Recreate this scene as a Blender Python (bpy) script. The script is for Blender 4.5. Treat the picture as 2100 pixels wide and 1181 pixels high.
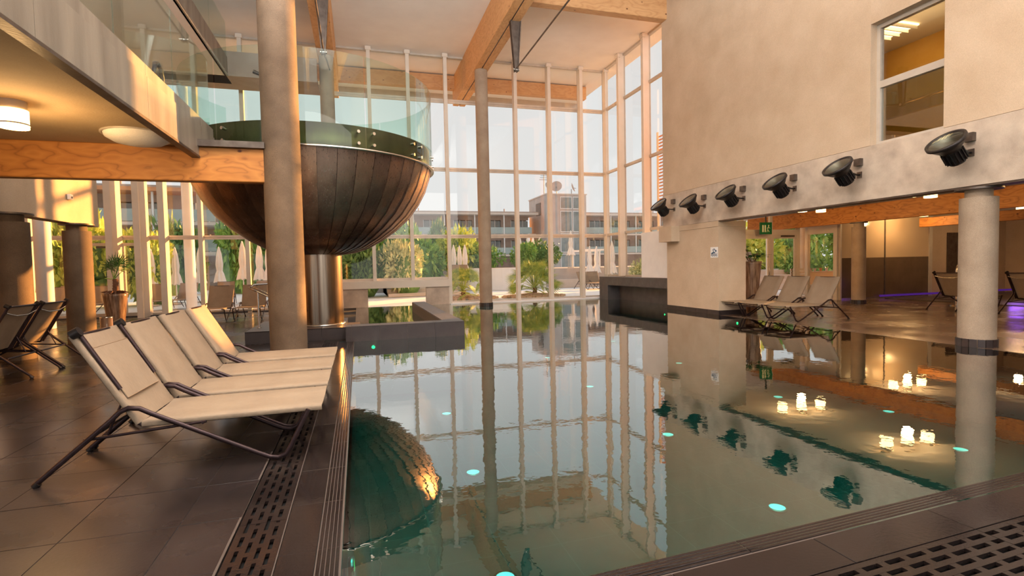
import bpy, math, random
from mathutils import Vector, Matrix
random.seed(7)
PI = math.pi
for o in list(bpy.data.objects): bpy.data.objects.remove(o)
scn = bpy.context.scene
C = scn.collection

# ------------------------------------------------------------------ camera, sky, sun, exposure
cam_d = bpy.data.cameras.new('camera'); cam = bpy.data.objects.new('camera', cam_d); C.objects.link(cam)
cam_d.sensor_width = 36; cam_d.lens = 18.244; cam_d.clip_end = 400; cam_d.clip_start = .05
R = [[0.95869519, -0.03200077, 0.28262958], [-0.28365, -0.03376786, 0.95833314], [-0.0211236, -0.99891726, -0.0414501]]
cam.matrix_world = Matrix(((R[0][0], -R[0][1], -R[0][2], 0), (R[1][0], -R[1][1], -R[1][2], 0), (R[2][0], -R[2][1], -R[2][2], 1.5), (0, 0, 0, 1)))
scn.camera = cam
world = bpy.data.worlds.new('sky'); scn.world = world; world.use_nodes = True
bg = world.node_tree.nodes['Background']; bg.inputs[0].default_value = (.93, .915, .90, 1); bg.inputs[1].default_value = .74
sun_d = bpy.data.lights.new('sun', 'SUN'); sun_d.energy = 15; sun_d.angle = math.radians(.9); sun_d.color = (1, .43, .11)
sun = bpy.data.objects.new('sun', sun_d); C.objects.link(sun)
saz, sel = math.radians(34.3), math.radians(9.5)
sun.rotation_euler = Vector((math.cos(saz)*math.cos(sel), math.sin(saz)*math.cos(sel), math.sin(sel))).to_track_quat('Z', 'Y').to_euler()
def area(name, loc, rot, sx, sy, e, col):
    d = bpy.data.lights.new(name, 'AREA'); d.shape = 'RECTANGLE'; d.size = sx; d.size_y = sy; d.energy = e; d.color = col
    o = bpy.data.objects.new(name, d); C.objects.link(o); o.location = loc; o.rotation_euler = rot; return o
def point(name, loc, e, col, r=.06):
    d = bpy.data.lights.new(name, 'POINT'); d.energy = e; d.color = col; d.shadow_soft_size = r
    o = bpy.data.objects.new(name, d); C.objects.link(o); o.location = loc; return o
# added unseen fill lights, for the hall, the ceiling and the right wall
area('rear_fill', (3, -3.4, 6.2), (math.radians(90), 0, 0), 15, 4, 420, (1, .93, .86))
area('ceiling_fill', (1.2, 2.6, 5.6), (math.radians(176), math.radians(-6), 0), 8, 5, 3200, (1, .985, .975))
area('right_wall_fill', (-3.2, 3.5, 7.6), (0, math.radians(-110), 0), 1.0, 9, 480, (1, .96, .90))
vs = scn.view_settings; vs.view_transform = 'Standard'; vs.look = 'None'; vs.gamma = 1; vs.use_curve_mapping = False; vs.exposure = 0.35

# ------------------------------------------------------------------ materials
def newmat(name):
    m = bpy.data.materials.new(name); m.use_nodes = True
    nt = m.node_tree; return m, nt, nt.nodes['Principled BSDF']
def coords(nt, scale=(1, 1, 1), obj=True):
    tc = nt.nodes.new('ShaderNodeTexCoord'); mp = nt.nodes.new('ShaderNodeMapping')
    mp.inputs['Scale'].default_value = scale
    nt.links.new(tc.outputs['Object' if obj else 'Generated'], mp.inputs[0]); return mp.outputs[0]
def noise(nt, vec, scale, detail=4, rough=.55):
    n = nt.nodes.new('ShaderNodeTexNoise'); n.inputs['Scale'].default_value = scale
    n.inputs['Detail'].default_value = detail; n.inputs['Roughness'].default_value = rough
    nt.links.new(vec, n.inputs['Vector']); return n.outputs[0]
def ramp(nt, fac, stops):
    r = nt.nodes.new('ShaderNodeValToRGB'); e = r.color_ramp.elements
    while len(e) < len(stops): e.new(.5)
    for i, (p, c) in enumerate(stops): e[i].position = p; e[i].color = (*c, 1)
    nt.links.new(fac, r.inputs[0]); return r.outputs[0]
def bump(nt, h, strength, dist, b, normal_to=None):
    n = nt.nodes.new('ShaderNodeBump'); n.inputs['Strength'].default_value = strength; n.inputs['Distance'].default_value = dist
    nt.links.new(h, n.inputs['Height']); nt.links.new(n.outputs[0], b.inputs['Normal'])
def mixc(nt, fac, a, b, mode='MULTIPLY'):
    m = nt.nodes.new('ShaderNodeMix'); m.data_type = 'RGBA'; m.blend_type = mode
    if hasattr(fac, 'links'): nt.links.new(fac, m.inputs[0])
    else: m.inputs[0].default_value = fac
    for k, v in ((6, a), (7, b)):
        if isinstance(v, tuple): m.inputs[k].default_value = (*v, 1)
        else: nt.links.new(v, m.inputs[k])
    return m.outputs[2]
def mottled(name, c1, c2, scale=3, rough=.8, bstr=.15, bscale=60, metal=0, stretch=(1, 1, 1), fine=None, bdist=.01, spec=.5, coat=0):
    m, nt, b = newmat(name); v = coords(nt, stretch)
    col = ramp(nt, noise(nt, v, scale, 6), [(.3, c1), (.7, c2)])
    if fine:
        col = mixc(nt, 1, col, ramp(nt, noise(nt, coords(nt), fine[0], 2, .7), [(.35, (fine[1],)*3), (.65, (1,)*3)]))
    nt.links.new(col, b.inputs['Base Color'])
    b.inputs['Roughness'].default_value = rough; b.inputs['Metallic'].default_value = metal; b.inputs['Specular IOR Level'].default_value = spec
    b.inputs['Coat Weight'].default_value = coat
    if bstr: bump(nt, noise(nt, coords(nt), bscale, 3), bstr, bdist, b)
    return m
def plain(name, c, rough=.5, metal=0, emit=None, es=1):
    m, nt, b = newmat(name); b.inputs['Base Color'].default_value = (*c, 1)
    b.inputs['Roughness'].default_value = rough; b.inputs['Metallic'].default_value = metal
    if emit: b.inputs['Emission Color'].default_value = (*emit, 1); b.inputs['Emission Strength'].default_value = es
    return m
M = {}
M['stucco'] = mottled('stucco', (.55, .42, .295), (.645, .51, .375), 1.6, .9, .35, 55, fine=(90, .86))
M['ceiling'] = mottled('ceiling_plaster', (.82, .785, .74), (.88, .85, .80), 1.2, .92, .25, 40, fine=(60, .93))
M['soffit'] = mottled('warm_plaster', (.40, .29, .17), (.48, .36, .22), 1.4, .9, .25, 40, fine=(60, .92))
M['beam_conc'] = mottled('raw_concrete', (.43, .345, .275), (.68, .57, .46), 2.4, .8, .3, 40, fine=(120, .85))
M['fascia'] = mottled('brushed_concrete', (.17, .15, .125), (.33, .295, .245), 3, .42, .1, 40, stretch=(1, 1, .12), fine=(140, .9))
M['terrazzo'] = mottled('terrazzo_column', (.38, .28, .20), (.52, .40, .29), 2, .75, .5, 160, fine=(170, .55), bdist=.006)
M['terrazzo_shaded'] = mottled('shaded_terrazzo', (.125, .078, .045), (.235, .155, .095), 2, .75, .5, 160, fine=(170, .55), bdist=.006)  # terrazzo with the shade of the near columns put into its colour
M['post'] = mottled('post_paint', (.68, .62, .53), (.74, .68, .60), 2, .45, .03, 30)
M['frame'] = mottled('frame_alu', (.52, .47, .41), (.60, .55, .48), 4, .4, .02, 30, metal=.2)
M['dark_metal'] = mottled('bronze_tube', (.035, .02, .022), (.06, .035, .035), 8, .32, .02, 60, metal=.6)
M['black'] = mottled('black_cast', (.012, .01, .01), (.03, .022, .02), 9, .4, .1, 90, metal=.3)
M['steel'] = mottled('stainless', (.55, .52, .48), (.70, .67, .62), 6, .22, .02, 60, metal=1)
M['gunmetal'] = mottled('gunmetal', (.09, .07, .06), (.17, .14, .12), 5, .45, .1, 30, metal=.7)
M['reflector'] = plain('lamp_reflector', (.16, .165, .14), .3, .9)
M['channel_black'] = plain('channel_black', (.004, .004, .004), 1.0)  # near-black for the drain channel bed
M['stone'] = mottled('dark_stone_tile', (.028, .019, .019), (.052, .038, .036), 3.5, .42, .15, 70, fine=(110, .8))
M['bench_stone'] = mottled('grey_stone_tile', (.075, .066, .066), (.125, .112, .112), 3, .5, .15, 70, fine=(150, .75))
M['joint'] = plain('joint', (.085, .062, .052), .8)
M['dark_joint'] = plain('dark_joint', (.015, .012, .011), .8)
M['white_paint'] = mottled('white_paint', (.82, .83, .85), (.88, .89, .90), 3, .6, .05, 30)
M['paving'] = mottled('outdoor_paving', (.86, .87, .90), (.93, .94, .96), .9, .8, .1, 20)
M['umbrella'] = mottled('umbrella_cloth', (.86, .84, .83), (.93, .91, .90), 5, .85, .1, 30)
M['gravel'] = mottled('gravel', (.35, .22, .13), (.72, .56, .40), 30, .9, .6, 60)
M['pot'] = mottled('glazed_pot', (.10, .05, .028), (.34, .22, .14), 4, .25, .1, 30, stretch=(6, 6, .4))
M['bark'] = mottled('bark', (.10, .045, .03), (.24, .12, .07), 20, .9, .6, 50)
M['yellow'] = mottled('ochre_wall', (.62, .36, .06), (.70, .43, .09), 2, .8, .05, 40)
M['facade'] = mottled('facade_panel', (.36, .27, .23), (.46, .36, .31), 1.5, .8, .05, 20)
M['facade2'] = mottled('facade_concrete', (.42, .38, .36), (.52, .48, .46), .8, .8, .05, 20)
M['slab'] = mottled('slab_paint', (.60, .52, .46), (.66, .58, .52), 2, .7, 0)
M['rust'] = mottled('terracotta_board', (.55, .22, .09), (.66, .30, .13), 3, .7, .1, 30)
M['dirt'] = mottled('soil', (.05, .03, .02), (.12, .08, .05), 20, .95, .6, 50)
def leafmat(name, c1, c2, c3):
    m, nt, b = newmat(name); v = coords(nt)
    nt.links.new(ramp(nt, noise(nt, v, 3.5, 5, .7), [(.32, c1), (.5, c2), (.68, c3)]), b.inputs['Base Color'])
    b.inputs['Roughness'].default_value = .55; b.inputs['Specular IOR Level'].default_value = .2; return m
M['leaf'] = leafmat('leaf_green', (.095, .216, .054), (.230, .432, .108), (.486, .675, .189))
M['leaf_y'] = leafmat('leaf_yellow_green', (.216, .324, .054), (.567, .675, .135), (.950, .945, .270))
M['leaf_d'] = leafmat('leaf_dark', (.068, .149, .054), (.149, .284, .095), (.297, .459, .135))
M['leaf_g'] = leafmat('leaf_grey', (.270, .338, .176), (.567, .621, .324), (.950, .891, .486))
M['palm'] = leafmat('palm_leaf', (.135, .230, .054), (.351, .486, .121), (.743, .729, .189))
M['palm_in'] = leafmat('indoor_palm_leaf', (.02, .08, .025), (.06, .17, .05), (.16, .30, .10))
def fabric():
    m, nt, b = newmat('sling_fabric')
    v = coords(nt)
    col = ramp(nt, noise(nt, v, 3, 4), [(.3, (.30, .22, .15)), (.7, (.365, .275, .19))])
    w = noise(nt, coords(nt, (25, 400, 25)), 1, 2)
    col = mixc(nt, 1, col, ramp(nt, w, [(.35, (.82,)*3), (.65, (1,)*3)]))
    nt.links.new(col, b.inputs['Base Color']); b.inputs['Roughness'].default_value = .75
    ck = nt.nodes.new('ShaderNodeTexChecker'); ck.inputs['Scale'].default_value = 400; nt.links.new(v, ck.inputs['Vector'])
    bump(nt, ck.outputs['Fac'], .2, .001, b); return m
M['fabric'] = fabric()
def wood(name, c1, c2, c3, ax):
    m, nt, b = newmat(name)
    st = [9, 9, 9]; st[ax] = .8
    v = coords(nt, tuple(st))
    n = noise(nt, v, 1.3, 5, .6)
    mm = nt.nodes.new('ShaderNodeMath'); mm.operation = 'MULTIPLY'; mm.inputs[1].default_value = 9.0
    gs = [2.6, 2.6, 2.6]; gs[ax] = .9
    nt.links.new(noise(nt, coords(nt, tuple(gs)), 1.0, 2.5, .55), mm.inputs[0])
    fr_ = nt.nodes.new('ShaderNodeMath'); fr_.operation = 'PINGPONG'; fr_.inputs[1].default_value = .5; nt.links.new(mm.outputs[0], fr_.inputs[0])
    col = ramp(nt, fr_.outputs[0], [(.0, c3), (.10, c1), (.5, c2)])
    col = mixc(nt, .45, col, ramp(nt, n, [(.3, c1), (.7, c2)]), 'MIX')
    vo = nt.nodes.new('ShaderNodeTexVoronoi'); vo.inputs['Scale'].default_value = 3.4
    sk = [1, 1, 1]; sk[ax] = .7
    nt.links.new(coords(nt, tuple(sk)), vo.inputs['Vector'])
    col = mixc(nt, 1, col, ramp(nt, vo.outputs['Distance'], [(.05, (.22, .12, .08)), (.10, (1, 1, 1))]))
    nt.links.new(col, b.inputs['Base Color']); b.inputs['Roughness'].default_value = .55
    return m
M['woodX'] = wood('timber_x', (.42, .155, .03), (.58, .25, .055), (.20, .065, .015), 0)
M['woodY'] = wood('timber_y', (.42, .155, .03), (.58, .25, .055), (.20, .065, .015), 1)
M['glulamX'] = wood('glulam_x', (.56, .30, .13), (.66, .38, .18), (.46, .22, .09), 0)
M['glulamY'] = wood('glulam_y', (.60, .31, .12), (.72, .41, .18), (.50, .24, .09), 1)
def copper():
    m, nt, b = newmat('copper_sheet')
    col = ramp(nt, noise(nt, coords(nt, (1, 1, .5)), 1.5, 5), [(.35, (.17, .105, .08)), (.65, (.58, .41, .30))])
    oi = nt.nodes.new('ShaderNodeObjectInfo')
    col = mixc(nt, 1, col, ramp(nt, oi.outputs['Random'], [(0, (.5, .52, .58)), (1, (1.2, 1.12, 1.02))]))
    nt.links.new(col, b.inputs['Base Color']); b.inputs['Metallic'].default_value = .9
    s = noise(nt, coords(nt, (60, 60, 3)), 1, 3)
    nt.links.new(ramp(nt, s, [(.3, (.24,)*3), (.7, (.42,)*3)]), b.inputs['Roughness']); bump(nt, s, .1, .002, b)
    return m
M['copper'] = copper()
def pedestal():
    m, nt, b = newmat('pedestal_steel')
    s = noise(nt, coords(nt, (14, 14, .3)), 1, 4)
    nt.links.new(ramp(nt, s, [(.3, (.17, .12, .085)), (.7, (.46, .36, .27))]), b.inputs['Base Color'])
    b.inputs['Metallic'].default_value = 1; b.inputs['Roughness'].default_value = .22; return m
M['pedestal'] = pedestal()
def tile(name, c1, c2, r1, r2, sc=1.2):
    m, nt, b = newmat(name)
    g = nt.nodes.new('ShaderNodeNewGeometry')
    oi = nt.nodes.new('ShaderNodeObjectInfo')
    mp = nt.nodes.new('ShaderNodeMapping'); nt.links.new(g.outputs['Position'], mp.inputs[0])
    n = noise(nt, mp.outputs[0], sc, 6, .6)
    col = ramp(nt, n, [(.3, c1), (.7, c2)])
    f = noise(nt, mp.outputs[0], 45, 3, .7)
    col = mixc(nt, 1, col, ramp(nt, f, [(.3, (.78,)*3), (.7, (1.1,)*3)]))
    col = mixc(nt, 1, col, ramp(nt, oi.outputs['Random'], [(0, (.86,)*3), (1, (1.12,)*3)]))
    nt.links.new(col, b.inputs['Base Color'])
    nt.links.new(ramp(nt, noise(nt, mp.outputs[0], .8, 4), [(.35, (r1,)*3), (.65, (r2,)*3)]), b.inputs['Roughness'])
    bump(nt, f, .12, .004, b); b.inputs['Specular IOR Level'].default_value = .24 if 'wet' not in name else .2; return m
M['tile'] = tile('floor_tile', (.018, .0135, .013), (.036, .027, .026), .16, .34)
M['tile_wet'] = tile('wet_floor_tile', (.016, .011, .0105), (.028, .020, .018), .05, .16)
M['lobby'] = tile('lobby_tile', (.10, .062, .042), (.16, .105, .075), .12, .34)
def pooltile():
    m, nt, b = newmat('pool_tile')
    br = nt.nodes.new('ShaderNodeTexBrick'); br.offset = 0; br.inputs['Scale'].default_value = 1
    br.inputs['Brick Width'].default_value = .6; br.inputs['Row Height'].default_value = .6; br.inputs['Mortar Size'].default_value = .006
    br.inputs['Color1'].default_value = (.012, .075, .07, 1); br.inputs['Color2'].default_value = (.010, .065, .06, 1); br.inputs['Mortar'].default_value = (.05, .13, .12, 1)
    nt.links.new(coords(nt), br.inputs['Vector']); nt.links.new(br.outputs[0], b.inputs['Base Color']); b.inputs['Roughness'].default_value = .6; return m
M['pooltile'] = pooltile()
def glassmat(name, tint, refl=1.0, ior=1.45, rough=0.0, power=5.0, f0=None):
    m = bpy.data.materials.new(name); m.use_nodes = True; nt = m.node_tree
    for n in list(nt.nodes): nt.nodes.remove(n)
    out = nt.nodes.new('ShaderNodeOutputMaterial'); mx = nt.nodes.new('ShaderNodeMixShader')
    tr = nt.nodes.new('ShaderNodeBsdfTransparent'); tr.inputs[0].default_value = (*tint, 1)
    gl = nt.nodes.new('ShaderNodeBsdfGlossy'); gl.inputs['Roughness'].default_value = rough; gl.inputs[0].default_value = (refl, refl, refl, 1)
    if f0 is None: f0 = ((ior-1)/(ior+1))**2
    ge = nt.nodes.new('ShaderNodeNewGeometry'); dt = nt.nodes.new('ShaderNodeVectorMath'); dt.operation = 'DOT_PRODUCT'
    nt.links.new(ge.outputs['Incoming'], dt.inputs[0]); nt.links.new(ge.outputs['Normal'], dt.inputs[1])
    def mt_(op, a, b=None):
        n = nt.nodes.new('ShaderNodeMath'); n.operation = op
        for k, v in ((0, a), (1, b)):
            if v is None: continue
            if hasattr(v, 'links'): nt.links.new(v, n.inputs[k])
            else: n.inputs[k].default_value = v
        return n.outputs[0]
    sch = mt_('ADD', mt_('MULTIPLY', mt_('POWER', mt_('SUBTRACT', 1.0, mt_('ABSOLUTE', dt.outputs['Value'])), power), 1-f0), f0)
    fr = dt
    nt.links.new(sch, mx.inputs[0]); nt.links.new(tr.outputs[0], mx.inputs[1]); nt.links.new(gl.outputs[0], mx.inputs[2])
    nt.links.new(mx.outputs[0], out.inputs[0]); return m, nt, fr, gl
M['glass'] = glassmat('window_glass', (.955, .965, .965), .8)[0]
M['bal_glass'] = glassmat('balustrade_glass', (.86, .94, .91), .9, 1.4)[0]
M['green_glass'] = glassmat('backpainted_glass', (.42, .52, .40), .9, 1.5)[0]
M['coated_glass'] = glassmat('coated_glass', (.7, .75, .75), 1, 2.8)[0]
M['lens'] = glassmat('lamp_lens', (.75, .78, .76), 1, 1.7)[0]
def frosted():
    m, nt, b = newmat('frosted_partition'); v = coords(nt)
    nt.links.new(ramp(nt, noise(nt, v, .6, 2), [(.3, (.52, .40, .27)), (.7, (.62, .49, .34))]), b.inputs['Base Color'])
    b.inputs['Roughness'].default_value = .16; b.inputs['Coat Weight'].default_value = .3; return m
M['frosted'] = frosted()
M['frosted_dark'] = mottled('dark_panel', (.09, .06, .04), (.15, .105, .07), .8, .16, 0)  # darker tone for the partition's lower half
def water():
    m, nt, fr, gl = glassmat('pool_water', (.12, .60, .56), .95, 3.0, .004, 2.5, .03)
    g = nt.nodes.new('ShaderNodeTexCoord'); mp = nt.nodes.new('ShaderNodeMapping'); mp.inputs['Scale'].default_value = (1, 1, 1)
    nt.links.new(g.outputs['Object'], mp.inputs[0])
    n1 = noise(nt, mp.outputs[0], 2.2, 2, .5); n2 = noise(nt, mp.outputs[0], 11, 2, .5)
    b1 = nt.nodes.new('ShaderNodeBump'); b1.inputs['Strength'].default_value = .03; b1.inputs['Distance'].default_value = .05
    b2 = nt.nodes.new('ShaderNodeBump'); b2.inputs['Strength'].default_value = .05; b2.inputs['Distance'].default_value = .008
    nt.links.new(n1, b1.inputs['Height']); nt.links.new(n2, b2.inputs['Height']); nt.links.new(b1.outputs[0], b2.inputs['Normal'])
    nt.links.new(b2.outputs[0], gl.inputs['Normal'])
    return m
M['water'] = water()
M['lamp_glow'] = plain('lamp_glow', (1, .8, .5), .4, 0, (1, .62, .25), 5)
M['disc'] = plain('pool_disc', (.6, .9, .8), .4, 0, (.55, 1, .85), 1.6)
M['green'] = plain('green_led', (.0, .5, .15), .4, 0, (.0, 1, .18), 14)
M['violet'] = plain('violet_led', (.03, .01, .08), .4, 0, (.30, .06, 1), .12)
M['sign_green'] = plain('exit_green', (.0, .16, .05), .5)
M['sign_lit'] = plain('exit_white', (.75, .85, .6), .5)
M['sign_white'] = plain('sign_white', (.78, .78, .78), .5)
M['sign_blue'] = plain('sign_blue', (.03, .09, .17), .5)
M['stitch'] = plain('stitching', (.30, .20, .12), .8)
M['blue_can'] = plain('blue_plastic', (.03, .05, .25), .5)
M['ceramic'] = plain('ceramic', (.7, .6, .5), .4)

# ------------------------------------------------------------------ mesh helpers
class MB:
    def __init__(s): s.v = []; s.f = []; s.sm = []
    def add(s, vs_, fs, smooth=False):
        n = len(s.v); s.v += [tuple(p) for p in vs_]
        for f in fs: s.f.append(tuple(i+n for i in f)); s.sm.append(smooth)
        return s
    def box(s, x0, x1, y0, y1, z0, z1, mat=None, bev=0):
        v = [(x, y, z) for z in (z0, z1) for y in (y0, y1) for x in (x0, x1)]
        if bev:
            b = bev; v = []; 
            for z, i in ((z0, b), (z0+b, 0), (z1-b, 0), (z1, b)):
                v += [(x0+i, y0+i, z), (x1-i, y0+i, z), (x1-i, y1-i, z), (x0+i, y1-i, z)]
            if mat is not None: v = [tuple(mat @ Vector(p)) for p in v]
            fs = [(3, 2, 1, 0), (12, 13, 14, 15)]
            for k in range(3):
                for i in range(4):
                    a, c = k*4+i, k*4+(i+1) % 4; fs.append((a, c, c+4, a+4))
            return s.add(v, fs)
        if mat is not None: v = [tuple(mat @ Vector(p)) for p in v]
        return s.add(v, [(0, 2, 3, 1), (4, 5, 7, 6), (0, 1, 5, 4), (2, 6, 7, 3), (0, 4, 6, 2), (1, 3, 7, 5)])
    def tube(s, pts, r, n=8, cap=True, flat=1.0):
        pts = [Vector(p) for p in pts]; rings = []
        ref = None
        for i, p in enumerate(pts):
            d = (pts[min(i+1, len(pts)-1)] - pts[max(i-1, 0)]).normalized()
            if ref is None:
                ref = Vector((0, 0, 1)) if abs(d.z) < .9 else Vector((0, 1, 0))
            u = d.cross(ref).normalized(); w = u.cross(d).normalized(); ref = w
            rr = r[i] if isinstance(r, (list, tuple)) else r
            rings.append([p + u*math.cos(2*PI*k/n)*rr*flat + w*math.sin(2*PI*k/n)*rr for k in range(n)])
        vs_ = [q for rg in rings for q in rg]; fs = []
        for i in range(len(rings)-1):
            for k in range(n):
                a = i*n+k; b = i*n+(k+1) % n; fs.append((a, b, b+n, a+n))
        s.add(vs_, fs, True)
        if cap:
            s.add(rings[0], [tuple(range(n))]); s.add(rings[-1], [tuple(reversed(range(n)))])
        return s
    def lathe(s, prof, cx=0, cy=0, n=32, a0=0, a1=2*PI, capb=False, capt=False, mat=None):
        full = abs(a1-a0-2*PI) < 1e-6; m = n if full else n+1
        vs_ = [(cx+r*math.cos(a0+(a1-a0)*k/n), cy+r*math.sin(a0+(a1-a0)*k/n), z) for r, z in prof for k in range(m)]
        if mat is not None: vs_ = [tuple(mat @ Vector(p)) for p in vs_]
        fs = []
        for i in range(len(prof)-1):
            for k in range(n):
                a = i*m+k; b = i*m+((k+1) % m if full else k+1); fs.append((a, b, b+m, a+m))
        s.add(vs_, fs, True)
        if capb: s.add(vs_[:m], [tuple(reversed(range(m)))])
        if capt: s.add(vs_[-m:], [tuple(range(m))])
        return s
    def cyl(s, cx, cy, r, z0, z1, n=24, mat=None): return s.lathe([(r, z0), (r, z1)], cx, cy, n, capb=True, capt=True, mat=mat)
    def prism(s, poly, z0, z1, mat=None):
        n = len(poly); v = [(x, y, z0) for x, y in poly] + [(x, y, z1) for x, y in poly]
        if mat is not None: v = [tuple(mat @ Vector(p)) for p in v]
        return s.add(v, [tuple(reversed(range(n))), tuple(range(n, 2*n))] + [(i, (i+1) % n, (i+1) % n+n, i+n) for i in range(n)])
    def mesh(s, name, mat):
        me = bpy.data.meshes.new(name); me.from_pydata(s.v, [], s.f); me.polygons.foreach_set('use_smooth', s.sm)
        me.materials.append(mat); me.update(); return me
    def build(s, name, mat, parent=None, loc=None):
        return link(name, s.mesh(name, M[mat] if isinstance(mat, str) else mat), parent, loc)
def link(name, me, parent=None, loc=None):
    o = bpy.data.objects.new(name, me); C.objects.link(o)
    if parent: o.parent = parent
    if loc: o.location = loc
    return o
def tag(o, label, cat, group=None):
    o['label'] = label; o['category'] = cat
    if group: o['group'] = group
    return o
def empty(name, loc=(0, 0, 0), rz=0, label=None, cat=None, group=None):
    o = bpy.data.objects.new(name, None); C.objects.link(o); o.location = loc; o.rotation_euler = (0, 0, rz); o.empty_display_size = .1
    if label: tag(o, label, cat, group)
    return o
def struct(o): o['kind'] = 'structure'; return o
def stuff(o): o['kind'] = 'stuff'; return o
def copy_tree(o, parent=None):
    c = o.copy(); C.objects.link(c); c.parent = parent
    for ch in list(o.children): copy_tree(ch, c)
    return c
def bx(name, mat, x0, x1, y0, y1, z0, z1, parent=None, bev=0):
    cx, cy, cz = (x0+x1)/2, (y0+y1)/2, z0
    return MB().box(x0-cx, x1-cx, y0-cy, y1-cy, 0, z1-z0, bev=bev).build(name, mat, parent, (cx, cy, cz))

ZC = 10.2      # hall ceiling
YB = 21.6      # back glazing
XW = 9.75      # right wall plane
# ------------------------------------------------------------------ setting: ceilings, walls, floors
struct(bx('ceiling', 'ceiling', -14, 11.6, -3.5, 26.3, ZC, ZC+.25))
wr = struct(empty('wall_right'))
wf = (6.56, 7.9, 3.73, 6.07)   # window hole Y0 Y1 Z0 Z1
bx('plaster', 'stucco', XW, XW+.32, -3.5, wf[0], 3.73, ZC, wr)
bx('plaster', 'stucco', XW, XW+.32, wf[1], 15.15, 3.73, ZC, wr)
bx('plaster', 'stucco', XW, XW+.32, wf[0], wf[1], wf[3], ZC, wr)
bx('concrete_beam', 'beam_conc', XW-.015, XW+.32, -3.5, 15.15, 2.67, 3.72, wr)
bx('soffit_strip', 'gunmetal', XW+.0, XW+.32, -3.5, 12.4, 2.64, 2.67, wr)
# pier below the beam
pier = struct(empty('wall_pier'))
bx('plaster', 'stucco', XW, 10.67, 12.4, 14.95, .13, 2.5, pier)
bx('lintel', 'stucco', XW-.012, 10.67, 12.4, 14.95, 2.505, 2.665, pier)
bx('bracket', 'stucco', XW-.30, XW+.3, 14.25, 14.95, 2.18, 2.664, pier)
for k in range(5):
    bx('skirting_tile', 'stone', XW-.015, XW+.02, 12.39+k*.513, 12.39+k*.513+.505, 0, .129, pier)
bx('skirting_tile', 'stone', XW+.03, 10.67, 12.385, 12.42, 0, .129, pier)
struct(bx('wall_niche', 'white_paint', 10.3, 10.8, 15.0, 17.5, .98, 2.66))
# right lobby
cl = struct(empty('ceiling_lobby'))
bx('soffit', 'ceiling', XW+.32, 27, -3.5, 15.0, 3.32, 3.5, cl); bx('soffit', 'ceiling', 12.6, 27, 15.0, 16.6, 3.32, 3.5, cl)
fl = struct(empty('floor'))
bx('lobby_floor', 'lobby', XW, 27, -3.5, 15.1, -.4, 0, fl)
bx('lobby_floor', 'lobby', 10.95, 27, 15.1, 17.3, -.4, 0, fl)
struct(bx('wall_lobby_far', 'stucco', 26.5, 26.8, -3.5, 16.5, 0, 3.4))
struct(bx('wall_lobby_front', 'stucco', 11, 27, -3.8, -3.5, 0, 3.4))
struct(bx('wall_lobby_back', 'stucco', 21.75, 26.5, 15.3, 15.6, 0, 3.32))
bx('dark_niche', 'gunmetal', -.4, .4, -.02, .02, .35, 2.4, None).location = (23.4, 15.27, .45)
tag(bpy.data.objects['dark_niche'], 'dark tall panel hanging on the beige lobby wall behind the near right column', 'panel')
# left floor tiles
XE, YE = -.13, 2.32     # pool left edge, pool near edge
bx('screed', 'dark_joint', -14.5, -.735, YE, YB, -.4, -.004, fl); bx('screed', 'dark_joint', -.735, -.455, YE, 11.5, -.4, -.09, fl)
bx('screed', 'dark_joint', -.735, XE, 11.5, YB, -.4, -.004, fl); bx('screed', 'dark_joint', -.455, XE, YE, 11.5, -.4, -.03, fl)
bx('screed', 'dark_joint', -14.5, XW, -3.5, YE, -.4, -.09, fl)
tm = {}
def floor_tile(x0, x1, y0, y1, mat='tile'):
    key = (round(x1-x0, 3), round(y1-y0, 3), mat)
    if key not in tm:
        w, d = (x1-x0)/2-.002, (y1-y0)/2-.002
        tm[key] = MB().box(-w, w, -d, d, -.02, 0, bev=.0015).mesh('tile', M[mat])
    o = link('tile', tm[key], fl, ((x0+x1)/2, (y0+y1)/2, random.uniform(-.0006, .0006))); return o
xj = [-.73-.0, -1.073] + [-1.073-.6*k for k in range(1, 22)]
yj = [3.47+.6*k for k in range(-2, 31)]
cells = []
for i in range(len(xj)-1):
    for j in range(len(yj)-1):
        a, b, c, d = xj[i+1], xj[i], yj[j], yj[j+1]
        if a < -14.4: continue
        cx, cy = (a+b)/2, (c+d)/2
        if cy > YB-.3: continue
        vis = cy > abs(cx)*.62 - .5 and cy > 2.2
        cells.append((0 if vis else 1, math.hypot(cx, cy), a, b, c, d))
cells.sort()
rest = MB()
for n_, (vi, dd, a, b, c, d) in enumerate(cells):
    if n_ < 205: floor_tile(a, b, c, d)
    else: rest.box(a+.003, b-.003, c+.003, d-.003, -.02, 0)
for i in range(-14, 10): rest.box(i-.4+.003, i+.6-.003, -3.4, 1.25, -.02, 0)
stuff(rest.build('tile_field', 'tile', fl))
# wet margin tiles along the pool's left edge, with five grip grooves
for k in range(-1, 16):
    y0 = 2.92+.6*k
    if y0+.6 > 11.5: break
    floor_tile(-.455, -.262, y0, y0+.6, 'tile_wet')
    for g in range(5):
        x = -.255+.023*g
        MBx = tm.setdefault('grip', MB().box(-.009, .009, -.298, .298, -.02, 0, bev=.003).mesh('grip_strip', M['tile_wet']))
        link('grip_strip', MBx, fl, (x+.01, y0+.3, 0))
bx('edge_bed', 'joint', -.262, XE-.002, 2.3, 11.5, -.1, -.006, fl)
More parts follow.
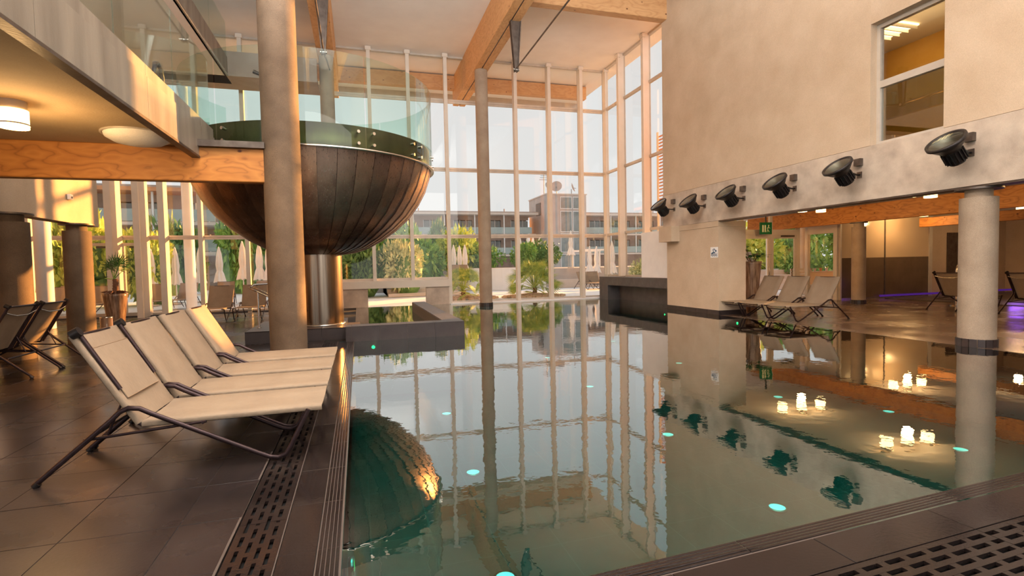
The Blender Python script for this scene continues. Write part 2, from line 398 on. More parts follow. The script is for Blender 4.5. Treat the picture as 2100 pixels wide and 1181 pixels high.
# drain grates: bars and bridges over a black channel
bx('drain_channel', 'channel_black', -.73, -.455, 1.3, 11.5, -.1, -.03, fl)
def grate(name, width, length, rows, mat, bar=.028):
    m = MB(); gap = (width-(rows+1)*bar)/rows; x = 0
    for r in range(rows+1):
        m.box(x, x+bar, 0, length, -.02, .001); x += bar+gap
    L = .155; nb = .045
    for r in range(rows):
        x = bar+r*(bar+gap); y = (0 if r % 2 else -L/2)
        while y < length:
            a, b = max(y, 0), min(y+nb, length)
            if b > a: m.box(x, x+gap, a, b, -.018, .0005)
            y += L
    return m.mesh(name, M[mat])
gm = grate('drain_grate', .255, .995, 4, 'tile_wet', .034)
for k in range(9):
    link('drain_grate', gm, fl, (-.72, 2.35+k*1.0, 0))
link('drain_grate', gm, fl, (-.72, 1.35, 0))
bx('drain_border', 'joint', -.745, -.732, 1.4, 11.5, -.03, .0, fl)
bx('drain_border', 'joint', -.463, -.457, 1.4, 11.5, -.03, .0005, fl)
# near deck, right: tiles, grooves and wide grate (strip runs slightly askew like the photograph)
nd = empty('deck_strip', (-.1, 2.22, 0), math.radians(2.6)); nd.parent = fl
for g in range(5):
    for k in range(7):
        MB().box(.5+k*1.5, 1.995+k*1.5, -.009, .009, -.02, .001, bev=.003).build('grip_strip', 'tile_wet', nd, (0, -.03-g*.024, 0))
bx('edge_bed', 'joint', -.3, 10.6, -.16, 0, -.1, -.006, nd)
for k in range(11):
    MB().box(.003, .897, -.25, -.006, -.02, 0, bev=.0015).build('tile', 'tile_wet', nd, (-.3+.9*k, -.145, 0))
gm2 = grate('drain_grate', .36, 1.195, 5, 'tile_wet', .034)
for k in range(7):
    o = link('drain_grate', gm2, nd, (.9+1.2*k, -.405, 0)); o.rotation_euler = (0, 0, -PI/2); 
bx('drain_channel', 'channel_black', .3, 10.2, -.78, -.40, -.1, -.03, nd)
for k in range(14):
    MB().box(.003, .597, -.6, 0, -.02, 0, bev=.0015).build('tile', 'tile', nd, (.9+.6*k, -.78, 0))

# ------------------------------------------------------------------ pool basin and water
pool = struct(empty('pool_basin'))
bx('pool_bottom', 'pooltile', XE-.2, 11.2, 2.0, YB+.2, -1.45, -1.25, pool)
bx('pool_wall', 'pooltile', XE-.3, XE, 2.0, YB, -1.3, -.02, pool)
w_ = MB(); w_.box(-.3, 10.3, -.25, 0, -1.3, -.008); ww = w_.build('pool_wall', 'pooltile', pool, (-.1, 2.22, 0)); ww.rotation_euler = (0, 0, math.radians(2.6))
bx('pool_wall', 'pooltile', XW, XW+.2, 2.2, 15.0, -1.3, -.41, pool)
bx('pool_wall', 'pooltile', XW, XW+.01, 2.2, 15.0, -.42, -.01, pool)
bx('pool_wall', 'pooltile', -.3, 11, YB-.35, YB-.2, -1.3, -.02, pool)
wt = MB().add([(XE, 2.2, 0), (XW, 2.2, 0), (XW, 15.0, 0), (10.9, 15.0, 0), (10.9, YB-.3, 0), (XE, YB-.3, 0)], [(0, 1, 2, 3, 4, 5)])
water_o = wt.build('water', 'water'); water_o['kind'] = 'structure'; water_o.location.z = -.002
discs = [(4.37, 4.6), (8.12, 5.18), (4.65, 7.15), (1.38, 6.7), (1.15, 4.3), (8.0, 8.4), (4.9, 10.6), (1.5, 9.6), (8.3, 12.2), (5.3, 14.4), (8.6, 16.6), (9.0, 6.9)]
where = ['large one near the photographer', 'beside the near right column reflection', 'in the middle of the near half', 'left of centre in the sky reflection', 'at the very bottom edge of the picture', 'in front of the three loungers', 'in the pool centre', 'near the round pedestal', 'beside the right wall pier', 'toward the far round column', 'before the stone niche', 'under the lobby edge']
for (x, y), w in zip(discs, where):
    d = empty('pool_floor_light', (x, y, -1.25), 0, 'round cyan light in the pool floor, '+w, 'pool light', 'round lights in the pool floor')
    MB().cyl(0, 0, .085, 0, .02, 20).build('lens', 'disc', d)
    MB().lathe([(.085, 0), (.105, .0), (.105, .025), (.085, .025)], 0, 0, 20).build('rim', 'steel', d)
for x, y, z, rx, w in ((.25, 11.24, -.13, 'f', 'on the front of the raised tub'), (XE+.03, 3.3, -.33, 's', 'on the left pool wall close to the grooves'), (XW-.03, 15.05, -.2, 'w', 'by the stone niche at the far right corner'), (9.72, 11.6, -.15, 'w', 'below the feet of the three loungers')):
    d = empty('pool_wall_light', (x, y, z), 0, 'small green glowing underwater light '+w, 'pool light', 'green underwater wall lights')
    mt = Matrix.Rotation(PI/2, 4, 'X') if rx == 'f' else Matrix.Rotation(PI/2, 4, 'Y')
    MB().cyl(0, 0, .035, -.015, .015, 16, mt).build('lens', 'green', d)
    MB().lathe([(.035, -.018), (.055, -.018), (.055, .018), (.035, .018)], 0, 0, 16, mat=mt).build('rim', 'steel', d)

# plinth and raised tub
pl = struct(empty('pedestal_plinth'))
bx('core', 'dark_joint', -2.28, -.31, 11.86, 14.2, -.3, .24, pl)
for k in range(4):
    bx('tile', 'stone', -2.3+k*.5, -1.804+k*.5, 11.84, 11.86, -.1, .25, pl)
for i in range(4):
    for j in range(5):
        bx('tile', 'stone', -2.3+i*.5, -1.804+i*.5, 11.84+j*.47, 11.84+j*.47+.466, .24, .255, pl)
tub = struct(empty('raised_tub'))
TX0, TX1, TY0, TY1 = -.30, 2.22, 11.32, 18.6
bx('core', 'joint', TX0+.01, TX1-.01, TY0+.01, TY0+.42, -1.2, .30, tub)
bx('core', 'joint', TX1-.42, TX1-.01, TY0+.4, TY1, -1.2, .30, tub)
bx('core', 'joint', TX0+.01, TX0+.3, TY0+.4, 13.0, -1.2, .24, tub)
xs = [TX0, TX0+.12, TX0+.70, TX0+1.28, TX0+1.86, TX1]
for i in range(5):
    bx('tile', 'stone', xs[i]+.003, xs[i+1]-.003, TY0, TY0+.012, -.6, .31, tub)
    bx('tile', 'stone', xs[i]+.003, xs[i+1]-.003, TY0, TY0+.43, .30, .315, tub)
for j in range(12):
    y = TY0+.434+j*.57
    bx('tile', 'bench_stone', TX1-.43, TX1, y, y+.564, .30, .315, tub)
    bx('tile', 'bench_stone', TX1-.44, TX1-.42, y, y+.564, -.3, .298, tub)
    bx('tile', 'stone', TX1-.012, TX1, y, y+.564, -.6, .298, tub)

# stone bench with niche at far right
bn = struct(empty('stone_bench'))
bx('slab', 'bench_stone', 10.2, 10.85, 15.55, 20.9, .62, .97, bn)
bx('back', 'bench_stone', 10.75, 10.85, 15.6, 20.9, -1.2, .62, bn)
bx('end_leg', 'bench_stone', 10.2, 10.85, 20.1, 20.9, -1.2, .62, bn)
for k in range(9):
    bx('tile', 'bench_stone', 10.188, 10.199, 15.56+k*.593, 15.56+k*.593+.587, .625, .967, bn)

# ------------------------------------------------------------------ windows: back glazing
def strut_post(parent, x, y, z0, z1, w=.14, d=.34, rot=False):
    """paired-flange post: front face plate, web and outer plate"""
    m = MB()
    if not rot:
        m.box(-w/2, w/2, -d, -d+.05, z0, z1); m.box(-w/2+.02, w/2-.02, -d+.05, -.03, z0, z1)
    else:
        m.box(-d, -d+.05, -w/2, w/2, z0, z1); m.box(-d+.05, -.03, -w/2+.02, w/2-.02, z0, z1)
    o = m.build('post', 'post', parent, (x, y, 0))
    if z1 > 9:
        c = MB()
        if not rot: c.box(-w/2-.04, w/2+.04, -d-.03, -d+.10, z1-.16, z1-.02)
        else: c.box(-d-.03, -d+.10, -w/2-.04, w/2+.04, z1-.16, z1-.02)
        c.build('bracket', 'post', o)
    return o
win1 = struct(empty('window_1'))
px_ = [10.85, 9.62, 8.12, 6.6, 5.12, 3.63, 2.12, .62, -.9, -2.4, -3.92, -5.45, -6.61, -7.22, -8.05, -9.2, -10.6, -12.0, -13.4]
fins = {-6.61: .5, -7.22: .92, -8.05: .9}      # deep fins framing the doors
tz = [0.06, 2.83, 5.60, 8.40, ZC]
for x in px_:
    if x == 5.12: 
        continue
    low = .76 if x in (2.12, .62, -.9) else 0
    strut_post(win1, x, YB, low if low == 0 else 1.02, ZC, .2 if x in fins else .14, fins.get(x, .34))
    bx('mullion', 'frame', x-.035, x+.035, YB-.03, YB+.05, low if low == 0 else 1.02, ZC, win1)
bx('mullion', 'frame', 5.085, 5.155, YB-.03, YB+.05, 8.4, ZC, win1)
for i in range(len(px_)-1):
    x1, x0 = px_[i], px_[i+1]
    if x1 == 5.12: continue
    if x0 == 5.12: x0 = px_[i+2]
    lowsill = x0 in (2.12, .62, -.9)
    door = x1 in (-6.98, -8.5)
    for j in range(4):
        z0, z1 = tz[j], tz[j+1]
        if j == 0 and lowsill: z0 = 1.08
        bx('pane', 'glass', x0+.035, x1-.035, YB-.006, YB+.006, z0+.05, z1-.06, win1)
        bx('transom', 'frame', x0+.035, x1-.035, YB-.06, YB+.06, z0-.02, z0+.05, win1)
        if j > 0: bx('transom', 'frame', x0+.035, x1-.035, YB-.03, YB+.04, z0-.10, z0-.02, win1)
    bx('transom', 'frame', x0+.035, x1-.035, YB-.07, YB+.07, ZC-.07, ZC, win1)
bx('sill_beam', 'post', -.95, 3.58, YB-.42, YB-.1, .74, 1.03, win1)
bx('sill_strip', 'frame', -.95, 3.58, YB-.1, YB+.06, .98, 1.09, win1)
bx('parapet', 'beam_conc', -.95, .33, YB-.35, YB-.15, 0, .74, win1)
bx('parapet', 'beam_conc', 2.62, 3.56, YB-.35, YB-.15, 0, .74, win1)
bx('threshold', 'white_paint', 3.6, 10.85, YB-.42, YB-.08, -.3, .03, win1)
bx('threshold', 'stone', -14, -.95, YB-.3, YB+.1, -.3, .03, win1)
# swing doors in the left bays
for n_, xc, hw in ((1, -7.635, .36), (2, -8.63, .50)):
    d = struct(empty('door_%d' % n_, (xc, YB-.04, 0)))
    for a, b, z0, z1 in ((-hw, -hw+.08, .03, 2.62), (hw-.08, hw, .03, 2.62), (-hw+.08, hw-.08, 2.52, 2.62), (-hw+.08, hw-.08, .03, .14)):
        bx('door_frame', 'frame', a, b, -.04, .04, z0, z1, d)
    bx('door_pane', 'glass', -hw+.08, hw-.08, -.006, .006, .14, 2.52, d)
    MB().tube([(hw-.05, -.05, .95), (hw-.05, -.11, .97), (hw-.05, -.11, 1.2), (hw-.05, -.05, 1.22)], .012).build('door_handle', 'steel', d)
    bx('door_closer', 'gunmetal', -.1, .2, -.10, -.04, 2.44, 2.50, d)
# return glazing
win2 = struct(empty('window_2'))
ys = [YB, 19.7, 17.75, 15.6]
for j_, y in enumerate(ys[1:3]): strut_post(win2, 10.85, y, 1.0, ZC, .16, .30, rot=True)
for i in range(3):
    y1, y0 = ys[i], ys[i+1]
    for j in range(4):
        z0, z1 = tz[j], tz[j+1]
        if j == 0: z0 = 1.0
        bx('pane', 'glass', 10.844, 10.856, y0+.04, y1-.04, z0+.05, z1-.05, win2)
        bx('transom', 'frame', 10.79, 10.91, y0+.04, y1-.04, z0-.05, z0+.05, win2)
    bx('transom', 'frame', 10.78, 10.92, y0+.04, y1-.04, ZC-.07, ZC, win2)
    bx('mullion', 'frame', 10.80, 10.90, y0-.04, y0+.04, 1.0, ZC, win2)
lv = empty('louvre_screen', (11.6, 16.1, 0), 0, 'slatted timber sunscreen outside the narrow window strip beside the right wall', 'sunscreen')
for k in range(21): bx('slat', 'rust', 0, .05, 0, 2.3, 3.9+k*.13, 3.945+k*.13, lv)
bx('upright', 'post', -.05, 0, 0, .08, 0, 6.7, lv); bx('upright', 'post', -.05, 0, 2.2, 2.28, 0, 6.7, lv)

# window in right wall with the ochre room behind
win4 = struct(empty('window_3'))
for y0, y1, z0, z1 in ((wf[0], wf[0]+.07, wf[2], wf[3]), (wf[1]-.07, wf[1], wf[2], wf[3]), (wf[0]+.07, wf[1]-.07, wf[3]-.08, wf[3]), (wf[0]+.07, wf[1]-.07, wf[2], wf[2]+.07), (wf[0]+.07, wf[1]-.07, 4.84, 4.97)):
    bx('frame_bar', 'frame', XW+.16, XW+.26, y0, y1, z0, z1, win4)
bx('pane', 'coated_glass', XW+.20, XW+.212, wf[0]+.07, wf[1]-.07, wf[2]+.07, 4.84, win4)
bx('pane', 'glass', XW+.20, XW+.212, wf[0]+.07, wf[1]-.07, 4.97, wf[3]-.08, win4)
bx('window_room', 'yellow', 13.0, 13.2, 4.0, 12, 3.5, 7, win4)
bx('window_room', 'yellow', XW+.32, 13.2, 12, 12.2, 3.5, 7, win4)
bx('window_room', 'ceiling', XW+.32, 13.2, 4.0, 12, 6.7, 6.9, win4)
bx('window_room', 'facade', XW+.32, 13.2, 4.0, 12, 3.5, 3.6, win4)
bx('window_room', 'yellow', XW+.32, 13.2, 3.8, 4.0, 3.5, 7, win4)
tray = empty('ceiling_light_tray', (11.6, 9.2, 6.62), 0, 'louvred ceiling light seen through the high window in the right wall', 'lamp')
for k in range(6): bx('louvre', 'sign_white', -.5, .5, -.5+k*.2, -.47+k*.2, -.03, .05, tray)
bx('diffuser', 'lamp_glow', -.52, .52, -.52, .55, .05, .07, tray)
point('office_light', (11.6, 8.2, 6.0), 14, (1, .62, .25), .2)

# lobby glazing: doors and frosted partition
win5 = struct(empty('window_4'))
YD = 16.4
for x in (12.6, 13.9, 16.55, 17.05): bx('mullion', 'post', x-.07, x+.07, YD-.06, YD+.06, 0, 3.32, win5)
bx('mullion', 'post', 15.19, 15.31, YD-.05, YD+.05, 2.63, 3.32, win5)
bx('transom', 'post', 12.6, 16.55, YD-.07, YD+.07, 2.50, 2.70, win5)
for a, b in ((12.67, 13.83), (13.97, 15.19), (15.31, 16.48)): bx('pane', 'glass', a, b, YD-.006, YD+.006, 2.70, 3.32, win5)
bx('pane', 'glass', 12.67, 13.83, YD-.006, YD+.006, .05, 2.5, win5)
bx('pane', 'glass', 16.62, 16.98, YD-.006, YD+.006, .05, 3.3, win5)
bx('pane', 'glass', 10.9, 12.53, YD-.006, YD+.006, .05, 3.3, win5)
bx('pane', 'glass', 17.054, 17.066, 15.2, YD-.06, .05, 2.5, win5)
bx('mullion', 'post', 17.0, 17.12, 15.04, 15.2, 0, 3.32, win5); bx('transom', 'post', 17.0, 17.12, 15.2, YD-.06, 2.5, 3.32, win5)
dr = struct(empty('door_3', (0, YD-.02, 0)))
for a, b in ((13.97, 15.22), (15.24, 16.48)):
    for u0, u1, z0, z1 in ((a, a+.12, .02, 2.5), (b-.12, b, .02, 2.5), (a+.12, b-.12, 2.36, 2.5), (a+.12, b-.12, .02, .14)):
        bx('door_frame', 'post', u0, u1, -.03, .03, z0, z1, dr)
    bx('door_pane', 'glass', a+.12, b-.12, -.006, .006, .14, 2.36, dr)
bx('door_closer', 'gunmetal', 15.7, 16.3, -.1, -.03, 2.42, 2.48, dr)
MB().tube([(15.1, -.04, .95), (15.1, -.1, .97), (15.1, -.1, 1.25), (15.1, -.04, 1.27)], .012).build('door_handle', 'steel', dr)
es = empty('exit_sign', (14.62, 15.95, 2.5), math.radians(-6), 'green emergency exit sign with white running figure above the glass doors', 'sign')
bx('sign_panel', 'sign_green', -.24, .24, -.03, .03, 0, .44, es)
bx('bracket', 'gunmetal', -.02, .02, -.02, .02, .44, .83, es)
pic = MB(); pic.box(-.17, -.10, -.036, -.031, .08, .34); pic.box(-.07, -.01, -.036, -.031, .08, .34)
pic.cyl(0, 0, .028, 0, .005, 12, Matrix.Translation((.1, -.031, .32)) @ Matrix.Rotation(PI/2, 4, 'X'))
for (a, b) in (((.09, .29), (.06, .17)), ((.06, .17), (.12, .09)), ((.06, .17), (.03, .08)), ((.09, .27), (.16, .22)), ((.09, .26), (.03, .22))):
    pic.tube([(a[0], -.034, a[1]), (b[0], -.034, b[1])], .011, 6)
pic.build('pictogram', 'sign_lit', es)
fp = struct(empty('frosted_partition', (17.1, 15.0, 0)))
for a_, b_ in ((0, 2.15), (2.19, 4.5)):
    bx('panel', 'frosted', a_, b_, -.015, .015, 1.55, 3.32, fp); bx('lower_panel', 'frosted_dark', a_, b_, -.015, .015, .06, 1.55, fp)
bx('frame_bar', 'gunmetal', 2.14, 2.2, -.03, .03, .0, 3.32, fp); bx('frame_bar', 'frame', 4.45, 4.62, -.05, .05, 0, 3.32, fp)
bx('frame_bar', 'frame', -.04, .03, -.05, .05, 0, 3.32, fp); bx('sill_rail', 'steel', 0, 4.5, -.04, .04, 0, .06, fp)

# ------------------------------------------------------------------ columns
def column(x, y, r, h, label, base=False, mat='terrazzo', cap=True, capz=None, group='round columns carrying the roof and galleries'):
    c = empty('column', (x, y, 0), 0, label, 'column', group)
    if cap:
        MB().lathe([(r, .0), (r, h-.16)], n=40, capb=True, capt=True).build('shaft', mat, c)
        MB().cyl(0, 0, r*.72, h-.16, h-.03, 32).build('neck', mat, c)
        MB().cyl(0, 0, r*1.25, h-.03, h, 32).build('cap_plate', 'gunmetal', c)
    else:
        MB().lathe([(r, .0), (r, h)], n=40, capb=True, capt=True).build('shaft', mat, c)
    if base:
        for k in range(16):
            a = 2*PI*k/16; mt = Matrix.Rotation(a, 4, 'Z')
            MB().box(r-.005, r+.018, -r*.185, r*.185, -.02, .13, mat=mt, bev=.004).build('base_tile', 'stone', c)
    return c
column(-1.17, 9.5, .295, 10.2, 'thick tan speckled column in front of the copper bowl, sunlit along its right side', cap=False, mat='terrazzo_shaded')
column(4.7, 19.5, .24, 8.95, 'tall round column at the far end of the pool before the glazing', base=True, cap=False)
column(-.85, 19.5, .24, 8.95, 'tall grey column behind the glass balustrade of the copper bowl', cap=False)
column(9.98, 6.15, .255, 2.64, 'near right round column with chipped base standing in shallow water', base=True)
column(16.2, 13.5, .21, 2.74, 'round column in front of the frosted partition in the lobby', base=True)
column(16.2, 4.5, .21, 2.74, 'round lobby column nearest the right edge, outside the frame')
column(-6, 11.6, .26, 2.65, 'leftmost column, glowing orange on its right half', mat='terrazzo_shaded')
column(-6, 13.9, .26, 2.65, 'brown round column between the leftmost column and the potted palm', mat='terrazzo_shaded')
for x, y, w in ((-8.6, 18.0, 'left of the potted palm'), (-6.7, 24.5, 'outside behind the back loungers')):
    column(x, y, .2, 3.2 if y < 20 else ZC, 'slim white round column '+w, mat='white_paint', cap=False, group='slim white columns')

# ------------------------------------------------------------------ beams
def beam(name, mat, dims, label, cat='beam', group='timber beams'):
    x0, x1, y0, y1, z0, z1 = dims
    return tag(bx(name, mat, *dims, bev=.012), label, cat, group)
for xb, w in ((4.7, 'above the far pool column'), (-.85, 'above the column behind the bowl')):
    b = empty('roof_beam', (xb, 0, 8.95), 0, 'double glulam roof beam '+w, 'beam', 'roof beams running to the glazing')
    bx('lamella', 'glulamY', -.28, -.02, -3, 24, 0, ZC-8.95, b, .012); bx('lamella', 'glulamY', .02, .28, -3, 24, 0, ZC-8.95, b, .012)
    bx('bolt_plate', 'gunmetal', -.02, .02, -2.9, 23.9, .02, ZC-8.96, b)
    s = empty('king_post', (xb+.12, 15.4, 8.95), 0, 'dark tapered steel post under the roof beam '+w, 'bracing', 'steel king posts under the roof beams')
    m = MB(); m.prism([(-.17, 0), (.17, 0), (.055, -1.5), (-.055, -1.5)], -.04, .04, Matrix.Rotation(PI/2, 4, 'X')); m.build('plate', 'gunmetal', s)
    m = MB(); m.prism([(-.17, 0), (-.14, 0), (-.03, -1.5), (-.055, -1.5)], -.09, .09, Matrix.Rotation(PI/2, 4, 'X')); m.prism([(.14, 0), (.17, 0), (.055, -1.5), (.03, -1.5)], -.09, .09, Matrix.Rotation(PI/2, 4, 'X')); m.build('flange', 'gunmetal', s)
    MB().tube([(0, 0, -1.42), (0, -9, -1.35), (0, -14, -.9)], .022).build('tie_rod', 'gunmetal', s)
    if xb < 0: MB().tube([(0, 0, -1.42), (0, 3.9, -.5)], .022).build('tie_rod', 'gunmetal', s)
    MB().cyl(0, 0, .05, -.09, .09, 12, Matrix.Translation((0, 0, -1.44)) @ Matrix.Rotation(PI/2, 4, 'Y')).build('pin', 'steel', s)
beam('cross_beam', 'glulamX', (5.0, XW, 14.85, 15.15, 9.32, ZC), 'short timber cross beam meeting the top of the right wall')
beam('overhang_beam', 'glulamX', (-13, 10.9, 23.5, 23.8, 9.55, 10.15), 'long outdoor timber beam under the roof overhang beyond the glazing')
struct(bx('roof_fascia', 'frame', -14, 11.6, 26.2, 26.35, 9.95, ZC+.2))
beam('gallery_beam', 'woodX', (-9.5, -1.42, 9.36, 9.56, 2.96, 3.5), 'knotty timber beam carrying the left gallery up to the thick column')
beam('lobby_beam', 'woodY', (16.1, 16.3, -2, 18.6, 2.74, 3.3), 'long knotty timber beam across the lobby over the loungers')
beam('lobby_beam_far', 'woodY', (20.5, 20.7, -2, 14.6, 2.66, 3.0), 'shorter darker timber beam further back in the lobby, upper right')
# ------------------------------------------------------------------ gallery, left
gal = struct(empty('gallery'))
GX = -2.36
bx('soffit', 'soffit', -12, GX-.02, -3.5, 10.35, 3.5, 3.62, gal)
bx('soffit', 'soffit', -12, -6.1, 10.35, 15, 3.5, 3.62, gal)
for y0, y1 in ((-3.5, .8), (.808, 5.0), (5.008, 7.3), (7.308, 9.55), (9.558, 10.35)):
    bx('fascia_panel', 'fascia', GX-.1, GX, y0, y1, 3.36, 3.87, gal)
    bx('kerb', 'fascia', GX-.1, GX-.015, y0, y1, 3.885, 4.02, gal)
bx('edge_strip', 'gunmetal', GX-.1, GX+.012, -3.5, 10.3, 3.32, 3.355, gal)
bx('edge_strip', 'gunmetal', GX-.1, GX-.02, -3.5, 10.35, 3.868, 3.886, gal)
bx('fascia_end', 'fascia', GX-.6, GX-.1, 10.3, 10.35, 3.5, 4.0, gal)
bx('gallery_floor', 'stone', -12, GX-.1, -3.5, 10.35, 3.62, 3.87, gal)
gb = struct(bx('bridge', 'gunmetal', GX-.02, -1.40, 9.28, 12, 3.5, 3.6))
# side beam over the two left columns
lw = struct(empty('wall_left'))
bx('plaster', 'stucco', -6.12, -6.0, 4, 14.95, 2.66, 3.5, lw)
bx('plaster', 'stucco', -6.12, -6.0, 10.4, 14.95, 3.5, 4.5, lw)
bx('soffit_strip', 'stucco', -6.3, -6.12, 4, 14.95, 2.66, 2.72, lw)
struct(bx('wall_left_far', 'stucco', -14.5, -14.2, -3.5, YB+.5, 0, ZC))
sb = empty('sensor_box', (-5.985, 13.6, 3.15), 0, 'tiny white sensor box on the beam above the brown column', 'sensor')
bx('case', 'sign_white', 0, .06, -.06, .06, 0, .12, sb, .008); bx('eye', 'gunmetal', .06, .065, -.02, .03, .03, .07, sb)
# gallery balustrade
ba = empty('gallery_balustrade', (GX-.06, 0, 3.95), 0, 'clear glass balustrade along the left gallery edge', 'balustrade')
for k in range(7):
    y = 10.3-1.86*k; bx('glass_panel', 'bal_glass', -.008, .008, y-1.85, y, 0, 1.25, ba)
hr = empty('gallery_handrail', (-3.0, 9.6, 3.87), 0, 'dark hooked tubular rail on the left gallery', 'handrail', 'hooked rails of the gallery')
MB().tube([(0, -.0, 0), (0, 0, .85), (0, .05, .98), (0, .15, 1.02), (0, .3, .98), (0, .35, .85), (0, .35, 0)], .035, 10).build('rail', 'dark_metal', hr)
hr2 = empty('gallery_handrail', (-1.55, 10.4, 3.6), PI/2, 'dark hooked tubular rail beside the thick column at the bowl bridge', 'handrail', 'hooked rails of the gallery')
MB().tube([(0, -.0, 0), (0, 0, 1.35), (0, .04, 1.46), (0, .15, 1.5)], .035, 10).build('rail', 'dark_metal', hr2)
for z in (.35, 1.2): MB().cyl(0, 0, .05, z, z+.03, 12).build('bracket', 'steel', hr2)
# upper gallery
ug = struct(empty('upper_gallery'))
bx('slab', 'ceiling', -13.5, -3.95, 0, 20, 7.95, 8.1, ug)
bx('fascia_panel', 'fascia', -4.0, -3.9, 0, 19.2, 7.95, 8.55, ug)
bx('edge_strip', 'steel', -3.9, -3.88, 0, 19.2, 7.93, 7.99, ug)
bx('fascia_panel', 'facade', -13.5, -1.15, 19.2, 19.35, 7.95, 8.75, ug)
bx('slab', 'facade', -13.5, -1.15, 19.35, 20.6, 7.95, 8.1, ug)
ub = empty('upper_balustrade', (-3.92, 0, 8.5), 0, 'clear glass balustrade of the upper gallery under the ceiling', 'balustrade')
for k in range(9): bx('glass_panel', 'bal_glass', -.008, .008, 1+k*2.02, 3+k*2.02, 0, 1.15, ub)

# ceiling lamps
def ceil_lamp(x, y, z, label, e=26, light=True):
    l = empty('ceiling_lamp', (x, y, z), 0, label, 'lamp', 'glass cylinder ceiling lamps')
    MB().cyl(0, 0, .13, -.10, 0, 24).build('mount', 'frame', l)
    MB().lathe([(.14, -.30), (.14, -.10)], n=24, capb=True).build('shade', 'lamp_glow', l)
    MB().lathe([(.146, -.27), (.146, -.255)], n=24).build('rib', 'frame', l)
    if light: point('lamp_light', (x, y, z-.40), e, (1, .60, .25), .12)
    return l
ceil_lamp(-3.72, 7.35, 3.5, 'glowing glass cylinder lamp under the left gallery', 85)
places = [(12.6, 9.7, 'near row, first from the pool'), (13.3, 9.7, 'near row, second from the pool'), (14.0, 9.7, 'near row, third from the pool'), (12.7, 13.15, 'far row, first from the pool'), (13.45, 13.15, 'far row, second from the pool'), (14.2, 13.15, 'far row, third from the pool'), (18.6, 14.1, 'behind the timber beam, left'), (19.3, 14.1, 'behind the timber beam, middle'), (20.0, 14.1, 'behind the timber beam, right'), (22.6, 12.6, 'added to light the beige wall far back, second'), (12.6, 5.6, 'over the near right column, first'), (13.3, 5.6, 'over the near right column, second'), (14.0, 5.6, 'over the near right column, third')]  # the lamp by the beige wall is added to brighten that wall
for x, y, w in places:
    ceil_lamp(x, y, 3.32, 'small glowing lobby ceiling lamp, '+w, 48, light=('second' in w or 'middle' in w))
dm = empty('ceiling_dome', (-2.95, 8.7, 3.5), 0, 'round shallow dome light half hidden behind the gallery edge', 'lamp')
MB().lathe([(.42, 0), (.40, -.06), (.30, -.12), (.14, -.155), (.001, -.16)], n=40).build('dome', 'ceiling', dm)
MB().lathe([(.42, 0), (.45, -.0), (.45, -.02), (.42, -.02)], n=40).build('rim', 'frame', dm)
sp = empty('ceiling_spot', (3.05, 12.2, ZC), 0, 'small bright spotlight in the hall ceiling at the top edge', 'lamp')
MB().cyl(0, 0, .12, -.05, 0, 20).build('mount', 'steel', sp); MB().cyl(0, 0, .09, -.06, -.05, 20).build('lens', 'sign_white', sp)

# ------------------------------------------------------------------ copper bowl
BX, BY = -.85, 12.75
bowl = empty('copper_bowl', (BX, BY, 0), 0, 'huge copper-clad hemispherical bowl platform on a thick metal pedestal', 'viewing platform')
prof = [(.50, 1.86), (.78, 1.90), (1.09, 2.00), (1.43, 2.19), (1.75, 2.42), (2.05, 2.70), (2.27, 3.0), (2.43, 3.3), (2.53, 3.6), (2.585, 3.78)]
NG = 44
g_ = MB(); n_ = 4; da = 2*PI/NG
vv = []; 
for r, z in prof:
    for k in range(n_+1):
        a = da*(k/n_-.5)*.985; off = .018*(1-k/n_)   # each sheet laps proud of the next
        vv.append(((r+off)*math.cos(a), (r+off)*math.sin(a), z-off*.4))
g_.add(vv, [(i*(n_+1)+k, i*(n_+1)+k+1, (i+1)*(n_+1)+k+1, (i+1)*(n_+1)+k) for i in range(len(prof)-1) for k in range(n_)], True)
e0 = [i*(n_+1) for i in range(len(prof))]
vin = [((r-.02)*math.cos(-da*.5*.985), (r-.02)*math.sin(-da*.5*.985), z) for r, z in prof]
base = len(vv); g_.add([vv[i] for i in e0]+vin, [(i, i+1, len(prof)+i+1, len(prof)+i) for i in range(len(prof)-1)])
gme = g_.mesh('copper_sheet', M['copper'])
for k in range(NG):
    o = link('copper_sheet', gme, bowl); o.rotation_euler = (0, 0, da*k)
MB().lathe([(r-.03, z) for r, z in prof], n=64).build('shell', 'gunmetal', bowl)
MB().lathe([(.49, .25), (.49, 1.87)], n=64).build('pedestal', 'pedestal', bowl)
MB().lathe([(.49, .25), (.53, .25), (.53, .29), (.49, .29)], n=64).build('base_ring', 'steel', bowl)
MB().lathe([(2.585, 3.76), (2.66, 3.75), (2.66, 3.79), (2.585, 3.80)], n=96).build('rim_ring', 'steel', bowl)
MB().lathe([(2.56, 3.79), (2.56, 4.22), (2.3, 4.22)], n=96).build('rim_fascia', mottled('rim_bronze', (.10, .085, .05), (.22, .19, .11), 3, .35, .05, 30, metal=.7, stretch=(1, 1, .2)), bowl)
MB().lathe([(2.4, 4.0), (.001, 4.0)], n=64).build('platform_floor', 'stone', bowl)
NP = 12; gap_ = .004
